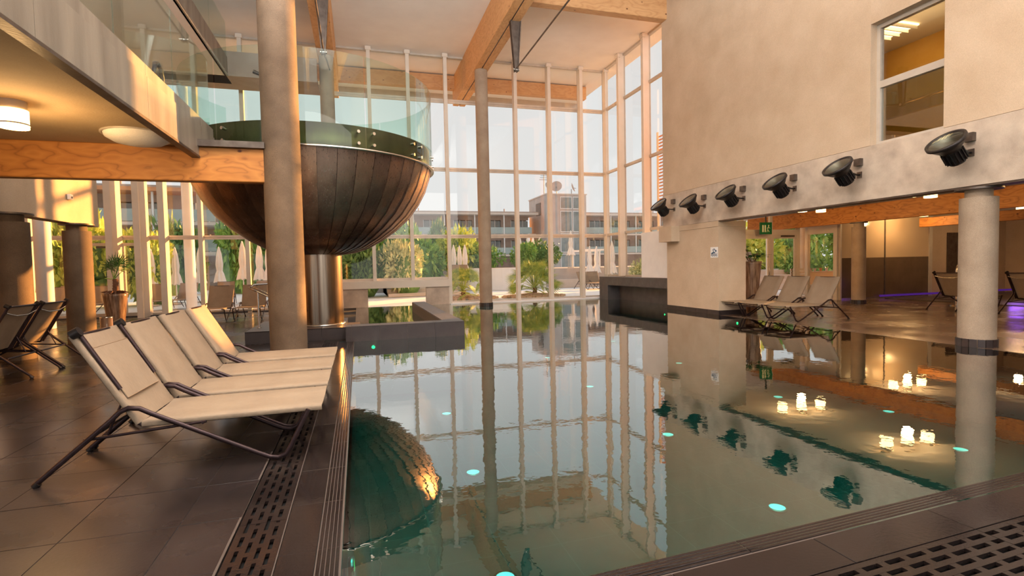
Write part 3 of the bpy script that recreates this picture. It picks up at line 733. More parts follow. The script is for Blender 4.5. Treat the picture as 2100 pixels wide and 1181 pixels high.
for k in range(NP):
    a0 = 2*PI*k/NP+gap_+.42; a1 = 2*PI*(k+1)/NP-gap_+.42
    am = (a0+a1)/2 % (2*PI)
    if 1.9 < am < 2.35: continue                       # gap for the bridge
    m = MB(); m.lathe([(2.62, 3.80), (2.62, 4.20)], n=10, a0=a0, a1=a1); gp = m.build('fascia_glass', 'green_glass', bowl)
    m = MB(); m.lathe([(2.62, 4.20), (2.62, 5.52)], n=10, a0=a0, a1=a1); m.lathe([(2.632, 5.52), (2.632, 4.20)], n=10, a0=a0, a1=a1); m.lathe([(2.62, 5.52), (2.632, 5.52)], n=10, a0=a0, a1=a1)
    m.build('glass_panel', 'bal_glass', bowl)
    for aa in (a0+.055, a1-.055):
        for z in (3.88, 4.10):
            mt = Matrix.Rotation(aa, 4, 'Z') @ Matrix.Translation((2.56, 0, z)) @ Matrix.Rotation(PI/2, 4, 'Y')
            MB().cyl(0, 0, .03, 0, .10, 14, mt).build('bolt', 'steel', gp)

# ------------------------------------------------------------------ floodlights
def flood():
    f = empty('floodlight', (0, 0, 0))
    nrm = Vector((-.61, .02, .73)).normalized()
    q = nrm.to_track_quat('Z', 'Y').to_matrix().to_4x4()
    MB().lathe([(.20, -.12), (.27, -.035), (.285, -.03), (.285, .015), (.245, .015), (.235, -.01)], n=36, mat=q).build('ring', 'black', f)
    MB().lathe([(.001, -.13), (.10, -.12), (.18, -.07), (.235, -.01)], n=30, mat=q).build('reflector', 'reflector', f)
    MB().lathe([(.24, .004), (.12, .016), (.001, .02)], n=30, mat=q).build('lens', 'lens', f)
    h = MB().lathe([(.20, -.12), (.15, -.17), (.135, -.20), (.13, -.40), (.11, -.43)], n=24, capb=False, mat=q)
    h.lathe([(.11, -.43), (.001, -.44)], n=24, mat=q); h.build('housing', 'black', f)
    fin = MB()
    for k in range(16):
        fin.box(.12, .16, -.005, .005, -.39, -.20, mat=q @ Matrix.Rotation(2*PI*k/16, 4, 'Z'))
    fin.build('cooling_fins', 'black', f)
    c = q @ Vector((0, 0, -.22))
    MB().tube([c+Vector((.08, -.12, .02)), c+Vector((.28, -.05, .0)), (.42, 0, -.16), (.585, 0, -.16)], .018).build('arm', 'black', f)
    MB().tube([c+Vector((.08, .14, .02)), c+Vector((.28, .05, .0)), (.42, 0, -.16)], .016).build('arm', 'black', f)
    bx('wall_plate', 'gunmetal', .57, .595, -.05, .05, -.22, -.10, f)
    bx('junction_box', 'gunmetal', .50, .595, -.07, .07, .02, .16, f)
    return f
fl0 = flood()
lw_ = ['nearest the high window, largest', 'second from the high window', 'third from the high window', 'fourth from the high window', 'fifth, second from the far glazing', 'beside the far glazing, smallest']
for k, (y, z) in enumerate(((6.12, 3.37), (8.1, 3.35), (9.72, 3.32), (11.37, 3.31), (12.97, 3.30), (14.5, 3.37))):
    f = fl0 if k == 0 else copy_tree(fl0)
    f.location = (9.15, y, z); tag(f, 'black round floodlight on the concrete beam, '+lw_[k], 'floodlight', 'six floodlights on the concrete beam')

# swim sign
ss = empty('swim_sign', (XW-.006, 12.74, 1.63), -PI/2, 'white square sign with blue swimmer pictogram on the pier', 'sign')
bx('plate', 'sign_white', 0, .32, -.004, .004, 0, .30, ss)
pc = MB(); RX = Matrix.Rotation(PI/2, 4, 'X')
def tm_(x, z): return Matrix.Translation((x, -.0045, z)) @ RX
pc.cyl(0, 0, .03, 0, .003, 14, tm_(.235, .19))
for w, z in ((0, .055), (1, .095)):
    pts = [(.03+.01*i, -.006, z+.012*math.sin(i*.75+w)) for i in range(27)]
    pc.tube(pts, .008, 5)
pc.tube([(.06, -.006, .12), (.14, -.006, .15), (.20, -.006, .14)], .02, 6); pc.tube([(.15, -.006, .15), (.11, -.006, .23), (.17, -.006, .25)], .012, 6); pc.tube([(.17, -.006, .25), (.20, -.006, .21)], .011, 6)
pc.build('pictogram', 'sign_blue', ss)

# ------------------------------------------------------------------ loungers
def lounger(kind='hall', ang=60.3, simple=False):
    L = empty('sun_lounger')
    prof_ = [(-.96, .012), (-.48, .43), (-.42, .49), (-.36, .515), (-.29, .505), (-.22, .462), (.50, .075), (.58, .034), (.64, .022), (.70, .045), (.735, .10), (.878, .385)]
    for s in (-1, 1):
        MB().tube([(x, s*.385, z) for x, z in prof_], .019, 8, flat=.75).build('leg_frame', 'dark_metal', L)
        if not simple:
            MB().tube([(-.955, s*.385, .006), (-.93, s*.385, .03)], .024, 8).build('foot_cap', 'black', L)
    a = math.radians(ang); hx, hz = -.30, .375; bl = .80
    cx, cz = math.cos(PI-a), math.sin(a)
    for s in (-1, 1):
        MB().tube([(hx, s*.345, hz), (.975, s*.345, .385)], .013, 6).build('seat_rail', 'dark_metal', L)
    # seat sling: wraps over the rails
    def sling(name, p0, p1, seg=10, sag=.012):
        m = MB(); d = Vector((p1[0]-p0[0], 0, p1[1]-p0[1])); l = d.length; d.normalize(); nn = Vector((-d.z, 0, d.x))
        if nn.z < 0: nn = -nn
        sec = [(-.365, -.022), (-.367, .004), (-.355, .017), (-.2, .014-sag*.7), (0, .014-sag), (.2, .014-sag*.7), (.355, .017), (.367, .004), (.365, -.022)]
        low = [(y*(1 if abs(y) < .3 else .985), w-.006) for y, w in reversed(sec)]
        loop = sec+low; n = len(loop); vs_ = []
        for i in range(seg+1):
            t = l*i/seg; ss_ = 1 - (1 if i in (0, seg) else 0)*.0
            for y, w in loop:
                p = Vector((p0[0], 0, p0[1])) + d*t + nn*w*ss_; vs_.append((p.x, y, p.z))
        fs = [(i*n+k, i*n+(k+1) % n, (i+1)*n+(k+1) % n, (i+1)*n+k) for i in range(seg) for k in range(n)]
        m.add(vs_, fs, True); m.add(vs_[:n], [tuple(range(n))]); m.add(vs_[-n:], [tuple(reversed(range(n)))])
        return m.build(name, 'fabric', L)
    seat = sling('seat_sling', (hx+.01, hz+.012), (.978, .392))
    bt = (hx+cx*bl, hz+cz*bl)
    back = sling('back_sling', (hx-.005, hz+.015), bt)
    for s in (-1, 1):
        o = MB().tube([(hx, s*.345, hz), bt and (bt[0], s*.345, bt[1])], .014, 6).build('back_rail', 'dark_metal', L)
    MB().tube([(bt[0], -.35, bt[1]-.01), (bt[0], .35, bt[1]-.01)], .014, 6).build('top_rail', 'dark_metal', L)
    # under-seat supports
    for s in (-1, 1):
        MB().tube([(-.66, s*.36, .30), (.14, s*.36, .36)], .012, 6).build('support_rail', 'dark_metal', L)
        MB().tube([(-.52, s*.345, .31), (hx+cx*.22, s*.345, hz+cz*.22)], .009, 6).build('back_strut', 'dark_metal', L)
    for x, z in ((-.64, .30), (.83, .30), (.12, .355)):
        MB().tube([(x, -.385, z), (x, .385, z)], .012, 6).build('cross_bar', 'dark_metal', L)
    if not simple: MB().tube([(.86, -.385, .345), (.86, .385, .345)], .008, 6).build('cross_bar', 'steel', L)
    d = Vector((cx, 0, cz)); nn = Vector((d.z, 0, -d.x))   # normal towards sitter (+x)
    if nn.x < 0: nn = -nn
    b0 = Vector((hx, 0, hz))
    if kind == 'flap':      # headrest flap on two dark rails with knobs
        for s in (-1, 1):
            MB().tube([b0+d*.30+nn*.03+Vector((0, s*.335, 0)), b0+d*.785+nn*.035+Vector((0, s*.335, 0))], .016, 8).build('headrest_rail', 'dark_metal', L)
            MB().tube([b0+d*.80+nn*.0+Vector((0, s*.36, 0)), b0+d*.80+nn*.06+Vector((0, s*.36, 0))], .036, 12).build('knob', 'black', L)
        m = MB(); c = [b0+d*.22+nn*.021, b0+d*.66+nn*.021]
        fpts = [c[0]+Vector((0, -.31, 0)), c[0]+Vector((0, .31, 0)), c[1]+Vector((0, .31, 0)), c[1]+Vector((0, -.31, 0))]
        m.add(fpts+[p+nn*.006 for p in fpts], [(3, 2, 1, 0), (4, 5, 6, 7), (0, 1, 5, 4), (1, 2, 6, 5), (2, 3, 7, 6), (3, 0, 4, 7)]); m.build('headrest_flap', 'fabric', L)
        for t in (.22, .66): MB().tube([b0+d*t+nn*.027+Vector((0, -.31, 0)), b0+d*t+nn*.027+Vector((0, .31, 0))], .003, 5).build('seam', 'stitch', L)
    if kind == 'rails':
        for s in (-1, 1):
            MB().tube([b0+d*.02-nn*.01+Vector((0, s*.37, 0)), b0+d*.82-nn*.012+Vector((0, s*.37, 0))], .022, 8).build('side_rail', 'dark_metal', L)
            MB().tube([b0+d*.80-nn*.03+Vector((0, s*.37, 0)), b0+d*.80+nn*.03+Vector((0, s*.37, 0))], .034, 12).build('knob', 'black', L)
        MB().tube([b0+d*.70-nn*.03+Vector((0, -.36, 0)), b0+d*.66-nn*.06+Vector((0, -.15, 0)), b0+d*.66-nn*.06+Vector((0, .15, 0)), b0+d*.70-nn*.03+Vector((0, .36, 0))], .01, 6).build('hoop', 'steel', L)
    return L
def put(L, x, y, rz, label, group, z=0):
    L.location = (x, y, z); L.rotation_euler = (0, 0, rz); tag(L, label, 'sun lounger', group); return L
G1 = 'row of four loungers at the left pool edge'
put(lounger('flap'), -1.30, 4.83, 0, 'front beige sling lounger with headrest flap, largest, left of the pool', G1)
p1 = lounger()
put(p1, -1.30, 5.68, 0, 'second beige lounger from the front in the left poolside row', G1)
put(copy_tree(p1), -1.30, 6.56, 0, 'third beige lounger of the left poolside row, streaked with orange sun', G1)
put(copy_tree(p1), -1.30, 7.44, 0, 'farthest beige lounger of the left poolside row, beside the thick column', G1)
pr = lounger('rails')
put(pr, -5.62, 9.70, PI, 'sunlit orange lounger seen from behind at the left edge', 'two loungers at the left edge')
put(copy_tree(pr), -5.62, 10.56, PI, 'shaded brown lounger seen from behind, right of the sunlit orange one', 'two loungers at the left edge')
G3 = 'three loungers before the lobby'
put(copy_tree(p1), 10.82, 10.45, PI, 'rightmost of the three tan loungers beside the pool before the lobby', G3)
put(copy_tree(p1), 10.80, 11.35, PI, 'middle of the three tan loungers before the lobby', G3)
put(copy_tree(p1), 10.80, 12.22, PI, 'leftmost of the three tan loungers, by the pier', G3)
G4 = 'two loungers by the back glazing'
put(copy_tree(p1), -4.35, 18.5, -PI/2, 'beige lounger by the back glazing, nearer the potted palm', G4)
put(copy_tree(p1), -3.35, 18.5, -PI/2, 'beige lounger by the back glazing, nearer the handrail', G4)
G5 = 'two loungers behind the near right column'
put(copy_tree(pr), 16.7, 10.6, 0, 'yellowish lounger seen from behind, left of the near right column', G5)
put(copy_tree(pr), 16.9, 8.95, 0, 'yellowish lounger seen from behind, right of the near right column', G5)

# ------------------------------------------------------------------ handrail, spout, small lobby things
h = empty('pool_handrail', (-2.15, 12.6, .25), 0, 'polished steel handrail on the plinth left of the thick column', 'handrail')
MB().tube([(0, 0, 0), (0, 0, .80)], .022, 10).build('stanchion', 'steel', h)
MB().cyl(0, 0, .05, .0, .02, 16).build('base_flange', 'steel', h)
for s in (0, .5):
    MB().tube([(.9, -.3+s, .35), (.02, -.15+s, .82), (-.15, -.12+s, .90), (-.05, -.10+s, .97), (.5, -.1+s, 1.0)], .02, 10).build('rail', 'steel', h)
s = empty('water_spout', (17.7, 11.45, 0), math.radians(-15), 'curved steel water spout standing behind the loungers in the lobby', 'spout')
MB().tube([(0, 0, 0), (0, 0, 1.1), (.04, 0, 1.22), (.14, 0, 1.30), (.28, 0, 1.27), (.62, 0, 1.0)], .055, 12).build('pipe', 'steel', s); MB().cyl(0, 0, .2, 0, .03, 24).build('flange', 'steel', s)
vp = struct(empty('whirlpool', (17.6, 9.0, 0)))
bx('rim', 'stone', 1.2, 8.8, -8, 5.6, 0, .02, vp)
tag(bx('violet_light_strip', 'violet', 18.9, 26.4, 14.86, 14.9, .06, .13), 'violet glowing light strip low along the lobby wall', 'light strip')
point('violet_light', (20.5, 11.5, .4), 6, (.35, .12, 1), .2)

# ------------------------------------------------------------------ plants
def leaf_cloud(name, mat, n, size, rx=1, ry=1, rz=1, seed=1, aspect=.45, fill=.35):
    rnd = random.Random(seed); m = MB(); lobes = [(Vector((rnd.uniform(-.45, .45), rnd.uniform(-.45, .45), rnd.uniform(-.3, .55))), rnd.uniform(.35, .62)) for _ in range(9)]
    for i in range(n):
        c, r = rnd.choice(lobes); d = Vector((rnd.gauss(0, 1), rnd.gauss(0, 1), rnd.gauss(0, 1))).normalized()
        p = c + d*r*(1-fill*rnd.random()**2)
        if p.z < -1: continue
        p = Vector((p.x*rx, p.y*ry, (p.z+.85)*rz*.55))
        if p.z < .02: p.z = .02+rnd.random()*.2
        u = (d+Vector((rnd.gauss(0, .5), rnd.gauss(0, .5), rnd.gauss(0, .5)))).normalized(); w = u.cross(Vector((rnd.random()-.5, rnd.random()-.5, rnd.random()-.5))).normalized()
        l = size*rnd.uniform(.6, 1.3); b = l*aspect*.5
        m.add([p, p+u*l*.5+w*b, p+u*l, p+u*l*.5-w*b], [(0, 1, 2, 3)])
    return m.mesh(name, M[mat])
bush_meshes = {k: [leaf_cloud('foliage', k, 2600, .16, 1, 1, 1, s) for s in (1, 2)] for k in ('leaf', 'leaf_y', 'leaf_d', 'leaf_g')}
core_me = {}
def bush(x, y, z, sx, sy, sz, kind, label, group='shrubs in the garden', idx=0, name='shrub'):
    b = empty(name, (x, y, z), 0, label, 'shrub', group)
    f = link('foliage', bush_meshes[kind][idx % 2], b); f.scale = (sx, sy, sz); f.rotation_euler = (0, 0, idx*1.3); f['kind'] = 'stuff'
    if 'c' not in core_me:
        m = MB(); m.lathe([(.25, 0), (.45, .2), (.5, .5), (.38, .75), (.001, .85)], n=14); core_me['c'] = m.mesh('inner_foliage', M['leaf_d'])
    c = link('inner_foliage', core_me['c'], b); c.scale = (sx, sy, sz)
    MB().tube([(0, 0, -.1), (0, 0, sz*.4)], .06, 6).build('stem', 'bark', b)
    return b
def fan_leaf(m, base, d, stem, rad, nb=14, spread=2.4, wid=.03, droop=.25, roll=0.0):
    d = Vector(d).normalized(); up = Vector((0, 0, 1)); side = d.cross(up).normalized(); side = Matrix.Rotation(roll, 3, d) @ side; nrm = side.cross(d).normalized()
    hub = Vector(base)+d*stem+Vector((0, 0, -droop*stem*.3))
    m.tube([base, Vector(base)+d*stem*.5, hub], [.012, .01, .007], 5)
    for k in range(nb):
        a = -spread/2+spread*k/(nb-1); e = d*math.cos(a)+side*math.sin(a)
        L = rad*(1-.25*abs(a)/(spread/2)); s_ = e.cross(nrm).normalized()*wid
        mid = hub+e*L*.5; tip = hub+e*L+Vector((0, 0, -droop*L))
        m.add([hub, mid+s_, tip, mid-s_, mid-nrm*wid*.4], [(0, 1, 4), (1, 2, 4), (2, 3, 4), (3, 0, 4)])
def palm(name, x, y, z, trunk, nl, stem, rad, label, mat='palm', pot=None, seed=3, group=None, lo=-.35, trunk_r=.12, wid=.03, nb=14):
    rnd = random.Random(seed); p = empty(name, (x, y, z), 0, label, 'palm', group); z0 = 0
    if pot:
        h_, r0, r1 = pot
        MB().lathe([(r0, 0), (r1*.96, h_*.93), (r1, h_), (r1-.04, h_), (r1-.05, h_-.06)], n=36, capb=True).build('pot', 'pot', p)
        MB().cyl(0, 0, r1-.05, h_-.1, h_-.05, 24).build('soil', 'dirt', p); z0 = h_-.06
    tr = MB(); rr = []
    pts = []
    for i in range(13):
        t = i/12; pts.append((math.sin(t*2)*.03, 0, z0+trunk*t)); rr.append(trunk_r*(1-.15*t)*(1.12 if i % 2 else .92))
    tr.tube(pts, rr, 12).build('trunk', 'bark', p)
    for k in range(nl):
        az = k*2.399+rnd.uniform(-.2, .2); el = rnd.uniform(lo, 1.35) if k > nl*.3 else rnd.uniform(.8, 1.45)
        d = (math.cos(az)*math.cos(el), math.sin(az)*math.cos(el), math.sin(el))
        m = MB(); fan_leaf(m, (0, 0, z0+trunk-.03*rnd.random()), d, stem*rnd.uniform(.7, 1.1), rad*rnd.uniform(.8, 1.1), nb, 2.6, wid, .16, rnd.uniform(-1.3, 1.3))
        m.build('leaf', mat, p)
    return p
pp = palm('potted_palm', -6.3, 16.4, 0, .45, 9, .36, .50, 'small fan palm in a tall brown glazed pot near the left glazing', 'palm_in', pot=(1.0, .17, .29), seed=5, trunk_r=.07, wid=.016, nb=13, lo=-.1)
m = MB(); rnd = random.Random(2)
for k in range(60):
    a = rnd.uniform(0, 2*PI); r = rnd.uniform(.1, .36); m.add([(0, 0, .97), (math.cos(a)*r*.5, math.sin(a)*r*.5, 1.08), (math.cos(a)*r+.02, math.sin(a)*r, .93+rnd.uniform(0, .12)), (math.cos(a+.1)*r*.6, math.sin(a+.1)*r*.6, 1.03)], [(0, 1, 2, 3)])
stuff(m.build('dry_leaves', 'bark', pp))
palm('garden_palm', 8.25, 24.1, 0, .45, 84, 1.0, .62, 'bushy green and yellow fan palm outside behind the right part of the glazing', seed=8, lo=-.5, wid=.022, nb=15)
palm('garden_palm', 4.75, 24.4, 0, .40, 50, .85, .58, 'smaller fan palm outside, half hidden by the far pool column', seed=11, lo=-.5, wid=.022, nb=15)
for x, y, w in ((8.2, 24.0, 'bushy palm'), (4.8, 24.3, 'smaller palm')):
    m = MB(); rnd = random.Random(int(x*10))
    for k in range(420):
        a = rnd.uniform(0, 2*PI); r = rnd.random()**.6*1.25; s_ = rnd.uniform(.03, .08); cxx, cyy = r*math.cos(a)*1.3, r*math.sin(a)*.8; zz = .12*(1-r/1.3)
        m.box(cxx-s_, cxx+s_, cyy-s_*.7, cyy+s_*.7, zz-.02, zz+s_, mat=None)
    o = m.build('gravel_bed', 'gravel', None, (x, y, .01)); stuff(o); tag(o, 'low bed of brown stones around the foot of the '+w+' outside', 'gravel')
# lobby plant with broad leaves in tall dark pot
lp = empty('potted_rubber_plant', (11.35, 12.95, 0), 0, 'broad-leaved plant in a tall dark tapered pot behind the pier', 'potted plant')
MB().lathe([(.15, 0), (.27, 1.42), (.29, 1.5), (.25, 1.5), (.24, 1.44)], n=32, capb=True).build('pot', 'pot', lp)
MB().cyl(0, 0, .24, 1.38, 1.42, 24).build('soil', 'dirt', lp)
rnd = random.Random(4)
def broad(m, base, d, l, w):
    d = Vector(d).normalized(); s_ = d.cross(Vector((0, 0, 1))).normalized()*w; n2 = s_.cross(d).normalized()
    b = Vector(base); q = [b, b+d*l*.3+s_, b+d*l*.7+s_*.8-Vector((0, 0, l*.08)), b+d*l-Vector((0, 0, l*.2)), b+d*l*.7-s_*.8-Vector((0, 0, l*.08)), b+d*l*.3-s_, b+d*l*.5-n2*w*.25]
    m.add(q, [(0, 1, 6), (1, 2, 6), (2, 3, 6), (3, 4, 6), (4, 5, 6), (5, 0, 6)])
for k in range(9):
    az = k*.7; tip = Vector((math.cos(az)*rnd.uniform(.15, .55), math.sin(az)*rnd.uniform(.15, .55), rnd.uniform(1.62, 1.95)))
    MB().tube([(0, 0, 1.4), tip*.6+Vector((0, 0, .65)), tip], .010, 5).build('stem', 'bark', lp)
    for j in range(5):
        m = MB(); a = az+rnd.uniform(-1.4, 1.4); b_ = Vector((0, 0, 1.55)).lerp(tip, .45+.14*j)
        broad(m, b_, (math.cos(a), math.sin(a), rnd.uniform(-.1, .6)), rnd.uniform(.20, .32), .06); m.build('leaf', 'palm_in', lp)

# ------------------------------------------------------------------ garden
gr = struct(bx('ground', 'paving', -80, 90, YB+.1, 110, -.3, -.02))
struct(bx('ground_right', 'paving', 10.96, 90, 17.3, YB+.1, -.3, -.02))
struct(bx('ground_left', 'paving', -80, -14.5, -4, YB+.1, -.3, -.02))
m = MB()
for k in range(25): 
    pass
gw = empty('garden_wall', (0, 0, 0), 0, 'low white curved garden wall between the two fan palms', 'wall')
gwm = MB(); nseg = 14
for k in range(nseg):
    a0, a1 = k/nseg, (k+1)/nseg; x0, x1 = 6.2+6.0*a0, 6.2+6.0*a1; y0, y1 = 33.2-1.4*math.sin(a0*PI), 33.2-1.4*math.sin(a1*PI)
    gwm.add([(x0, y0, 0), (x1, y1, 0), (x1, y1+.3, 0), (x0, y0+.3, 0), (x0, y0, 1.42), (x1, y1, 1.42), (x1, y1+.3, 1.42), (x0, y0+.3, 1.42)], [(0, 1, 5, 4), (4, 5, 6, 7), (2, 3, 7, 6), (0, 4, 7, 3), (1, 2, 6, 5)])
gwm.build('wall_body', 'white_paint', gw)
bx('coping', 'slab', 6.1, 12.3, 33.1, 33.6, 1.38, 1.44, gw)
struct(bx('terrace', 'facade2', -4, 30, 34.5, 60, 0, 1.3))
for k in range(4): struct(bx('terrace_step', 'slab', 1.5, 5.4, 28.2+k*1.1, 36, .0, .18+.2*k))
struct(bx('planter_wall', 'slab', 12.5, 30, 32.5, 33.0, 0, .55))
bushes = [(8.8, 36.5, 1.2, 1.6, 1.5, 1.9, 'leaf', 'clipped round green bush above the white garden wall'), (13.6, 38, 1.2, 2.0, 1.6, 2.2, 'leaf_d', 'dark green bush right of the tower glass'),
 (11.3, 35.8, 1.2, 1.2, 1.2, 1.9, 'leaf', 'small bush behind the bushy palm'), (.3, 30, 0, 2.0, 1.6, 3.0, 'leaf_d', 'dark hedge bush beyond the sill, left of the pale bush'), (2.6, 29, 0, 1.6, 1.4, 2.9, 'leaf_g', 'pale yellow-grey rounded bush beyond the low sill'),
 (3.5, 33.6, 0, 2.3, 1.8, 3.7, 'leaf', 'tall green bush beyond the sill'), (2.6, 37, 0, 3.0, 1.8, 4.5, 'leaf', 'tallest green bush behind the pale bush'), (6.8, 36.4, .8, 1.9, 1.6, 3.5, 'leaf_y', 'yellow green bush at the right end of the low sill'),
 (5.6, 38, 1, .7, .7, 3.9, 'leaf_d', 'narrow dark cypress above the bushes'), (-1.6, 31, 0, 1.8, 1.5, 2.9, 'leaf_g', 'dusty bush beyond the pedestal')]
hb = [(-20.8, 28.5, 3.1, 4.5), (-17.6, 29, 2.8, 4.7), (-15.0, 28.4, 2.6, 4.9), (-12.4, 28.6, 2.4, 4.5), (-9.8, 29.5, 2.0, 3.5), (-24.2, 28, 2.9, 4.5)]
hn = ['at the far left behind the column', 'behind the open umbrella pole', 'between the two left columns', 'behind the potted palm', 'behind the glass doors', 'at the left edge of the picture']
for i, (x, y, s_, hgt) in enumerate(hb): bushes.append((x, y, 0, s_, 1.6, hgt, 'leaf_y', 'tall yellow green oleander '+hn[i]))
lb = [(-8, 41, 3.2, 5.6, 'leaf', 'big green bush behind the closed umbrellas, left'), (-4.2, 42, 3.2, 6.2, 'leaf', 'big green bush behind the closed umbrellas, middle'), (-.8, 42, 2.8, 5.2, 'leaf', 'big green bush behind the bowl pedestal'), (-12.6, 41, 2.6, 5.4, 'leaf_d', 'dark bush behind the closed umbrellas, far left')]
for x, y, s_, hgt, k, l in lb: bushes.append((x, y, 0, s_, 2, hgt, k, l))
rb = [(18.5, 26, 2.2, 3.4, 'leaf'), (23, 27.5, 2.8, 4.0, 'leaf_y'), (28, 28, 3.2, 4.4, 'leaf'), (20.5, 30, 2.4, 4.4, 'leaf_d'), (33, 27, 3, 4.6, 'leaf'), (24, 23, 1.5, 2.2, 'leaf'), (27, 22, 1.8, 3.5, 'leaf_y')]
rn = ['left of the door mullion', 'behind the right door leaf', 'right of the lobby doors', 'tallest behind the lobby doors', 'farthest right', 'low one near the bench', 'tall thin one by the narrow pane']
for i, (x, y, s_, hgt, k) in enumerate(rb): bushes.append((x, y, 0, s_, 1.6, hgt, k, 'garden shrub seen through the lobby doors, '+rn[i]))
bushes.append((15.6, 26.5, 0, 1.0, 1.0, 1.7, 'leaf_g', 'low shrub outside the return glazing'))
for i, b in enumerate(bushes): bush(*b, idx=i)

def umbrella(x, y, z, h_, label, r=.26, group='closed parasols in the garden'):
    u = empty('closed_umbrella', (x, y, z), 0, label, 'parasol', group)
    MB().tube([(0, 0, 0), (0, 0, h_+.05)], .03, 8).build('pole', 'white_paint', u)
    n = 16; prof = [(.04, h_), (.10, h_-.25), (.15, h_-.8), (.12, h_-1.15), (.17, h_-1.3), (r, h_-1.75)]; vs_ = []
    for r_, z_ in prof:
        for k in range(n): a = 2*PI*k/n; q = r_*(1+.22*(-1)**k); vs_.append((q*math.cos(a), q*math.sin(a), z_+(.05 if k % 2 else -.03)*(r_/r)))
    MB().add(vs_, [(i*n+k, i*n+(k+1) % n, (i+1)*n+(k+1) % n, (i+1)*n+k) for i in range(len(prof)-1) for k in range(n)], False).build('canopy', 'umbrella', u)
    MB().cyl(0, 0, .25, 0, .06, 16).build('foot', 'slab', u)
    MB().lathe([(.05, h_), (.03, h_+.06), (.001, h_+.1)], n=10).build('finial', 'white_paint', u)
    return u
def upx(px, yw):       # world X for an image column at world depth yw (layout aid)
    a = px-1050; f_ = 1064.25
    # direction at mid height
    dx = R[0][0]*a+R[0][2]*f_; dy = R[1][0]*a+R[1][2]*f_; return yw*dx/dy
for px, yw, h_, w in ((78, 21.8, 2.75, 'at the far left beside the leftmost column'), (312, 28, 2.6, 'behind the wide left posts'), (362, 29, 2.7, 'first left of the white column'), (412, 30, 2.75, 'right of the white column'), (452, 30, 2.75, 'third in the garden row'), (500, 27.5, 2.9, 'fourth in the garden row, full width visible'), (534, 28.5, 2.85, 'fifth in the garden row'), (553, 28.5, 2.8, 'at the left rim of the thick column'), (1256, 27, 2.75, 'seen through the return glazing')):
    umbrella(upx(px, yw), yw, 0, h_, 'closed white parasol '+w)
for px, yw, z, w in ((1068, 43, 1.3, 'first on the terrace behind the bushy palm'), (1084, 42, 1.3, 'second on the terrace'), (1095, 43, 1.3, 'third on the terrace'), (1109, 42, 1.3, 'fourth on the terrace'), (932, 33, .78, 'left of the smaller palm'), (944, 34, .78, 'by the smaller palm'), (955, 33, .78, 'behind the smaller palm'), (1210, 33, 0, 'beside the white pergola'), (1224, 33, 0, 'right of the white pergola'), (1172, 36, 1.3, 'small one behind the white wall')):
    umbrella(upx(px, yw), yw, z, 2.7 if z != .78 else 2.1, 'closed white parasol '+w, r=.3)
ol = [(92, 20.5+3.2, 'between the leftmost and brown columns'), (136, 25, 'left of the brown column'), (186, 24, 'behind the potted palm'), (325, 25, 'behind the wide left posts'), (375, 25.5, 'beside the outdoor white column'), (462, 27, 'behind the indoor pair, left'), (535, 27, 'behind the indoor pair, right'), (1205, 29.5, 'by the pergola'), (1222, 30, 'right of the pergola'), (938, 30, 'on the steps by the smaller palm'), (950, 31, 'behind the steps by the smaller palm')]
pg = lounger(simple=True)
for i, (px, yw, w) in enumerate(ol):
    o = pg if i == 0 else copy_tree(pg)
    put(o, upx(px, yw), yw, -PI/2+(.15 if i % 2 else -.1), 'outdoor beige lounger '+w, 'loungers in the garden', z=(.6 if px in (938, 950) else 0))
for i, (x, y, z) in enumerate(((19.2, 24.5, 1.0), (20.6, 24.7, 1.0), (22.0, 24.9, 1.0))):
    put(copy_tree(pg), x, y, -PI/2, 'terrace lounger seen through the lobby doors, '+('left', 'middle', 'right')[i], 'loungers seen through the lobby doors', z=z)
struct(bx('terrace_right', 'slab', 17, 32, 23.3, 30, 0, 1.0))
for k in range(3): struct(bx('terrace_step', 'slab', 17, 26, 22.1+.4*k, 23.5, 0, .25+.25*k))
for x, y, w in ((18.1, 19.5, 'right door leaf'), (20.2, 19.6, 'window right of the door')):
    column(x, y, (.16 if x < 19 else .22), 3.34, 'pale round column outside behind the '+w, mat='white_paint' if x < 19 else 'stucco', cap=False, group='columns outside the lobby')
struct(bx('canopy_right', 'slab', 13.2, 24, 16.6, 19.6, 3.35, 3.55))
bch = empty('slatted_bench', (18.6, 18.2, 0), 0, 'white slatted bench outside the lobby doors', 'bench')
for k in range(6): bx('slat', 'sign_white', -.6, .6, 0, .03, .40+k*.13, .50+k*.13, bch)
bx('seat', 'sign_white', -.6, .6, -.45, 0, .40, .44, bch)
for sx in (-.55, .5): bx('leg', 'sign_white', sx, sx+.05, -.45, -.4, 0, .4, bch); bx('leg', 'sign_white', sx, sx+.05, 0, .05, 0, 1.15, bch)
ct = empty('counter', (19.9, 18.4, 0), 0, 'pale counter outside the lobby glazing with cups on it', 'counter')
bx('body', 'ceramic', -1.0, 1.2, -.3, .3, 0, .95, ct); bx('top', 'slab', -1.05, 1.25, -.34, .34, .95, 1.0, ct)
for k in range(4): tag(MB().lathe([(.04, 0), (.06, .14), (.05, .14)], n=14, capb=True).build('cup', 'ceramic' if k % 2 else 'rust', None, (19.1+.33*k, 18.3, 1.0)), ('first', 'second', 'third', 'fourth')[k]+' cup from the left on the pale counter outside', 'cup', 'cups on the counter')
ub_ = empty('blue_bucket', (14.6, 13.6, 0), 0, 'small blue bucket with white items behind the tan loungers', 'bucket')
MB().lathe([(.12, 0), (.15, .26), (.14, .26)], n=20, capb=True).build('body', 'blue_can', ub_)
for k in range(3): MB().tube([(-.05+.05*k, 0, .1), (-.07+.06*k, 0, .5)], .018, 6).build('brush', 'sign_white', ub_)
bn2 = empty('waste_bin', (-6.05, 15.2, 0), 0, 'small brown cylinder bin right of the brown column', 'bin')
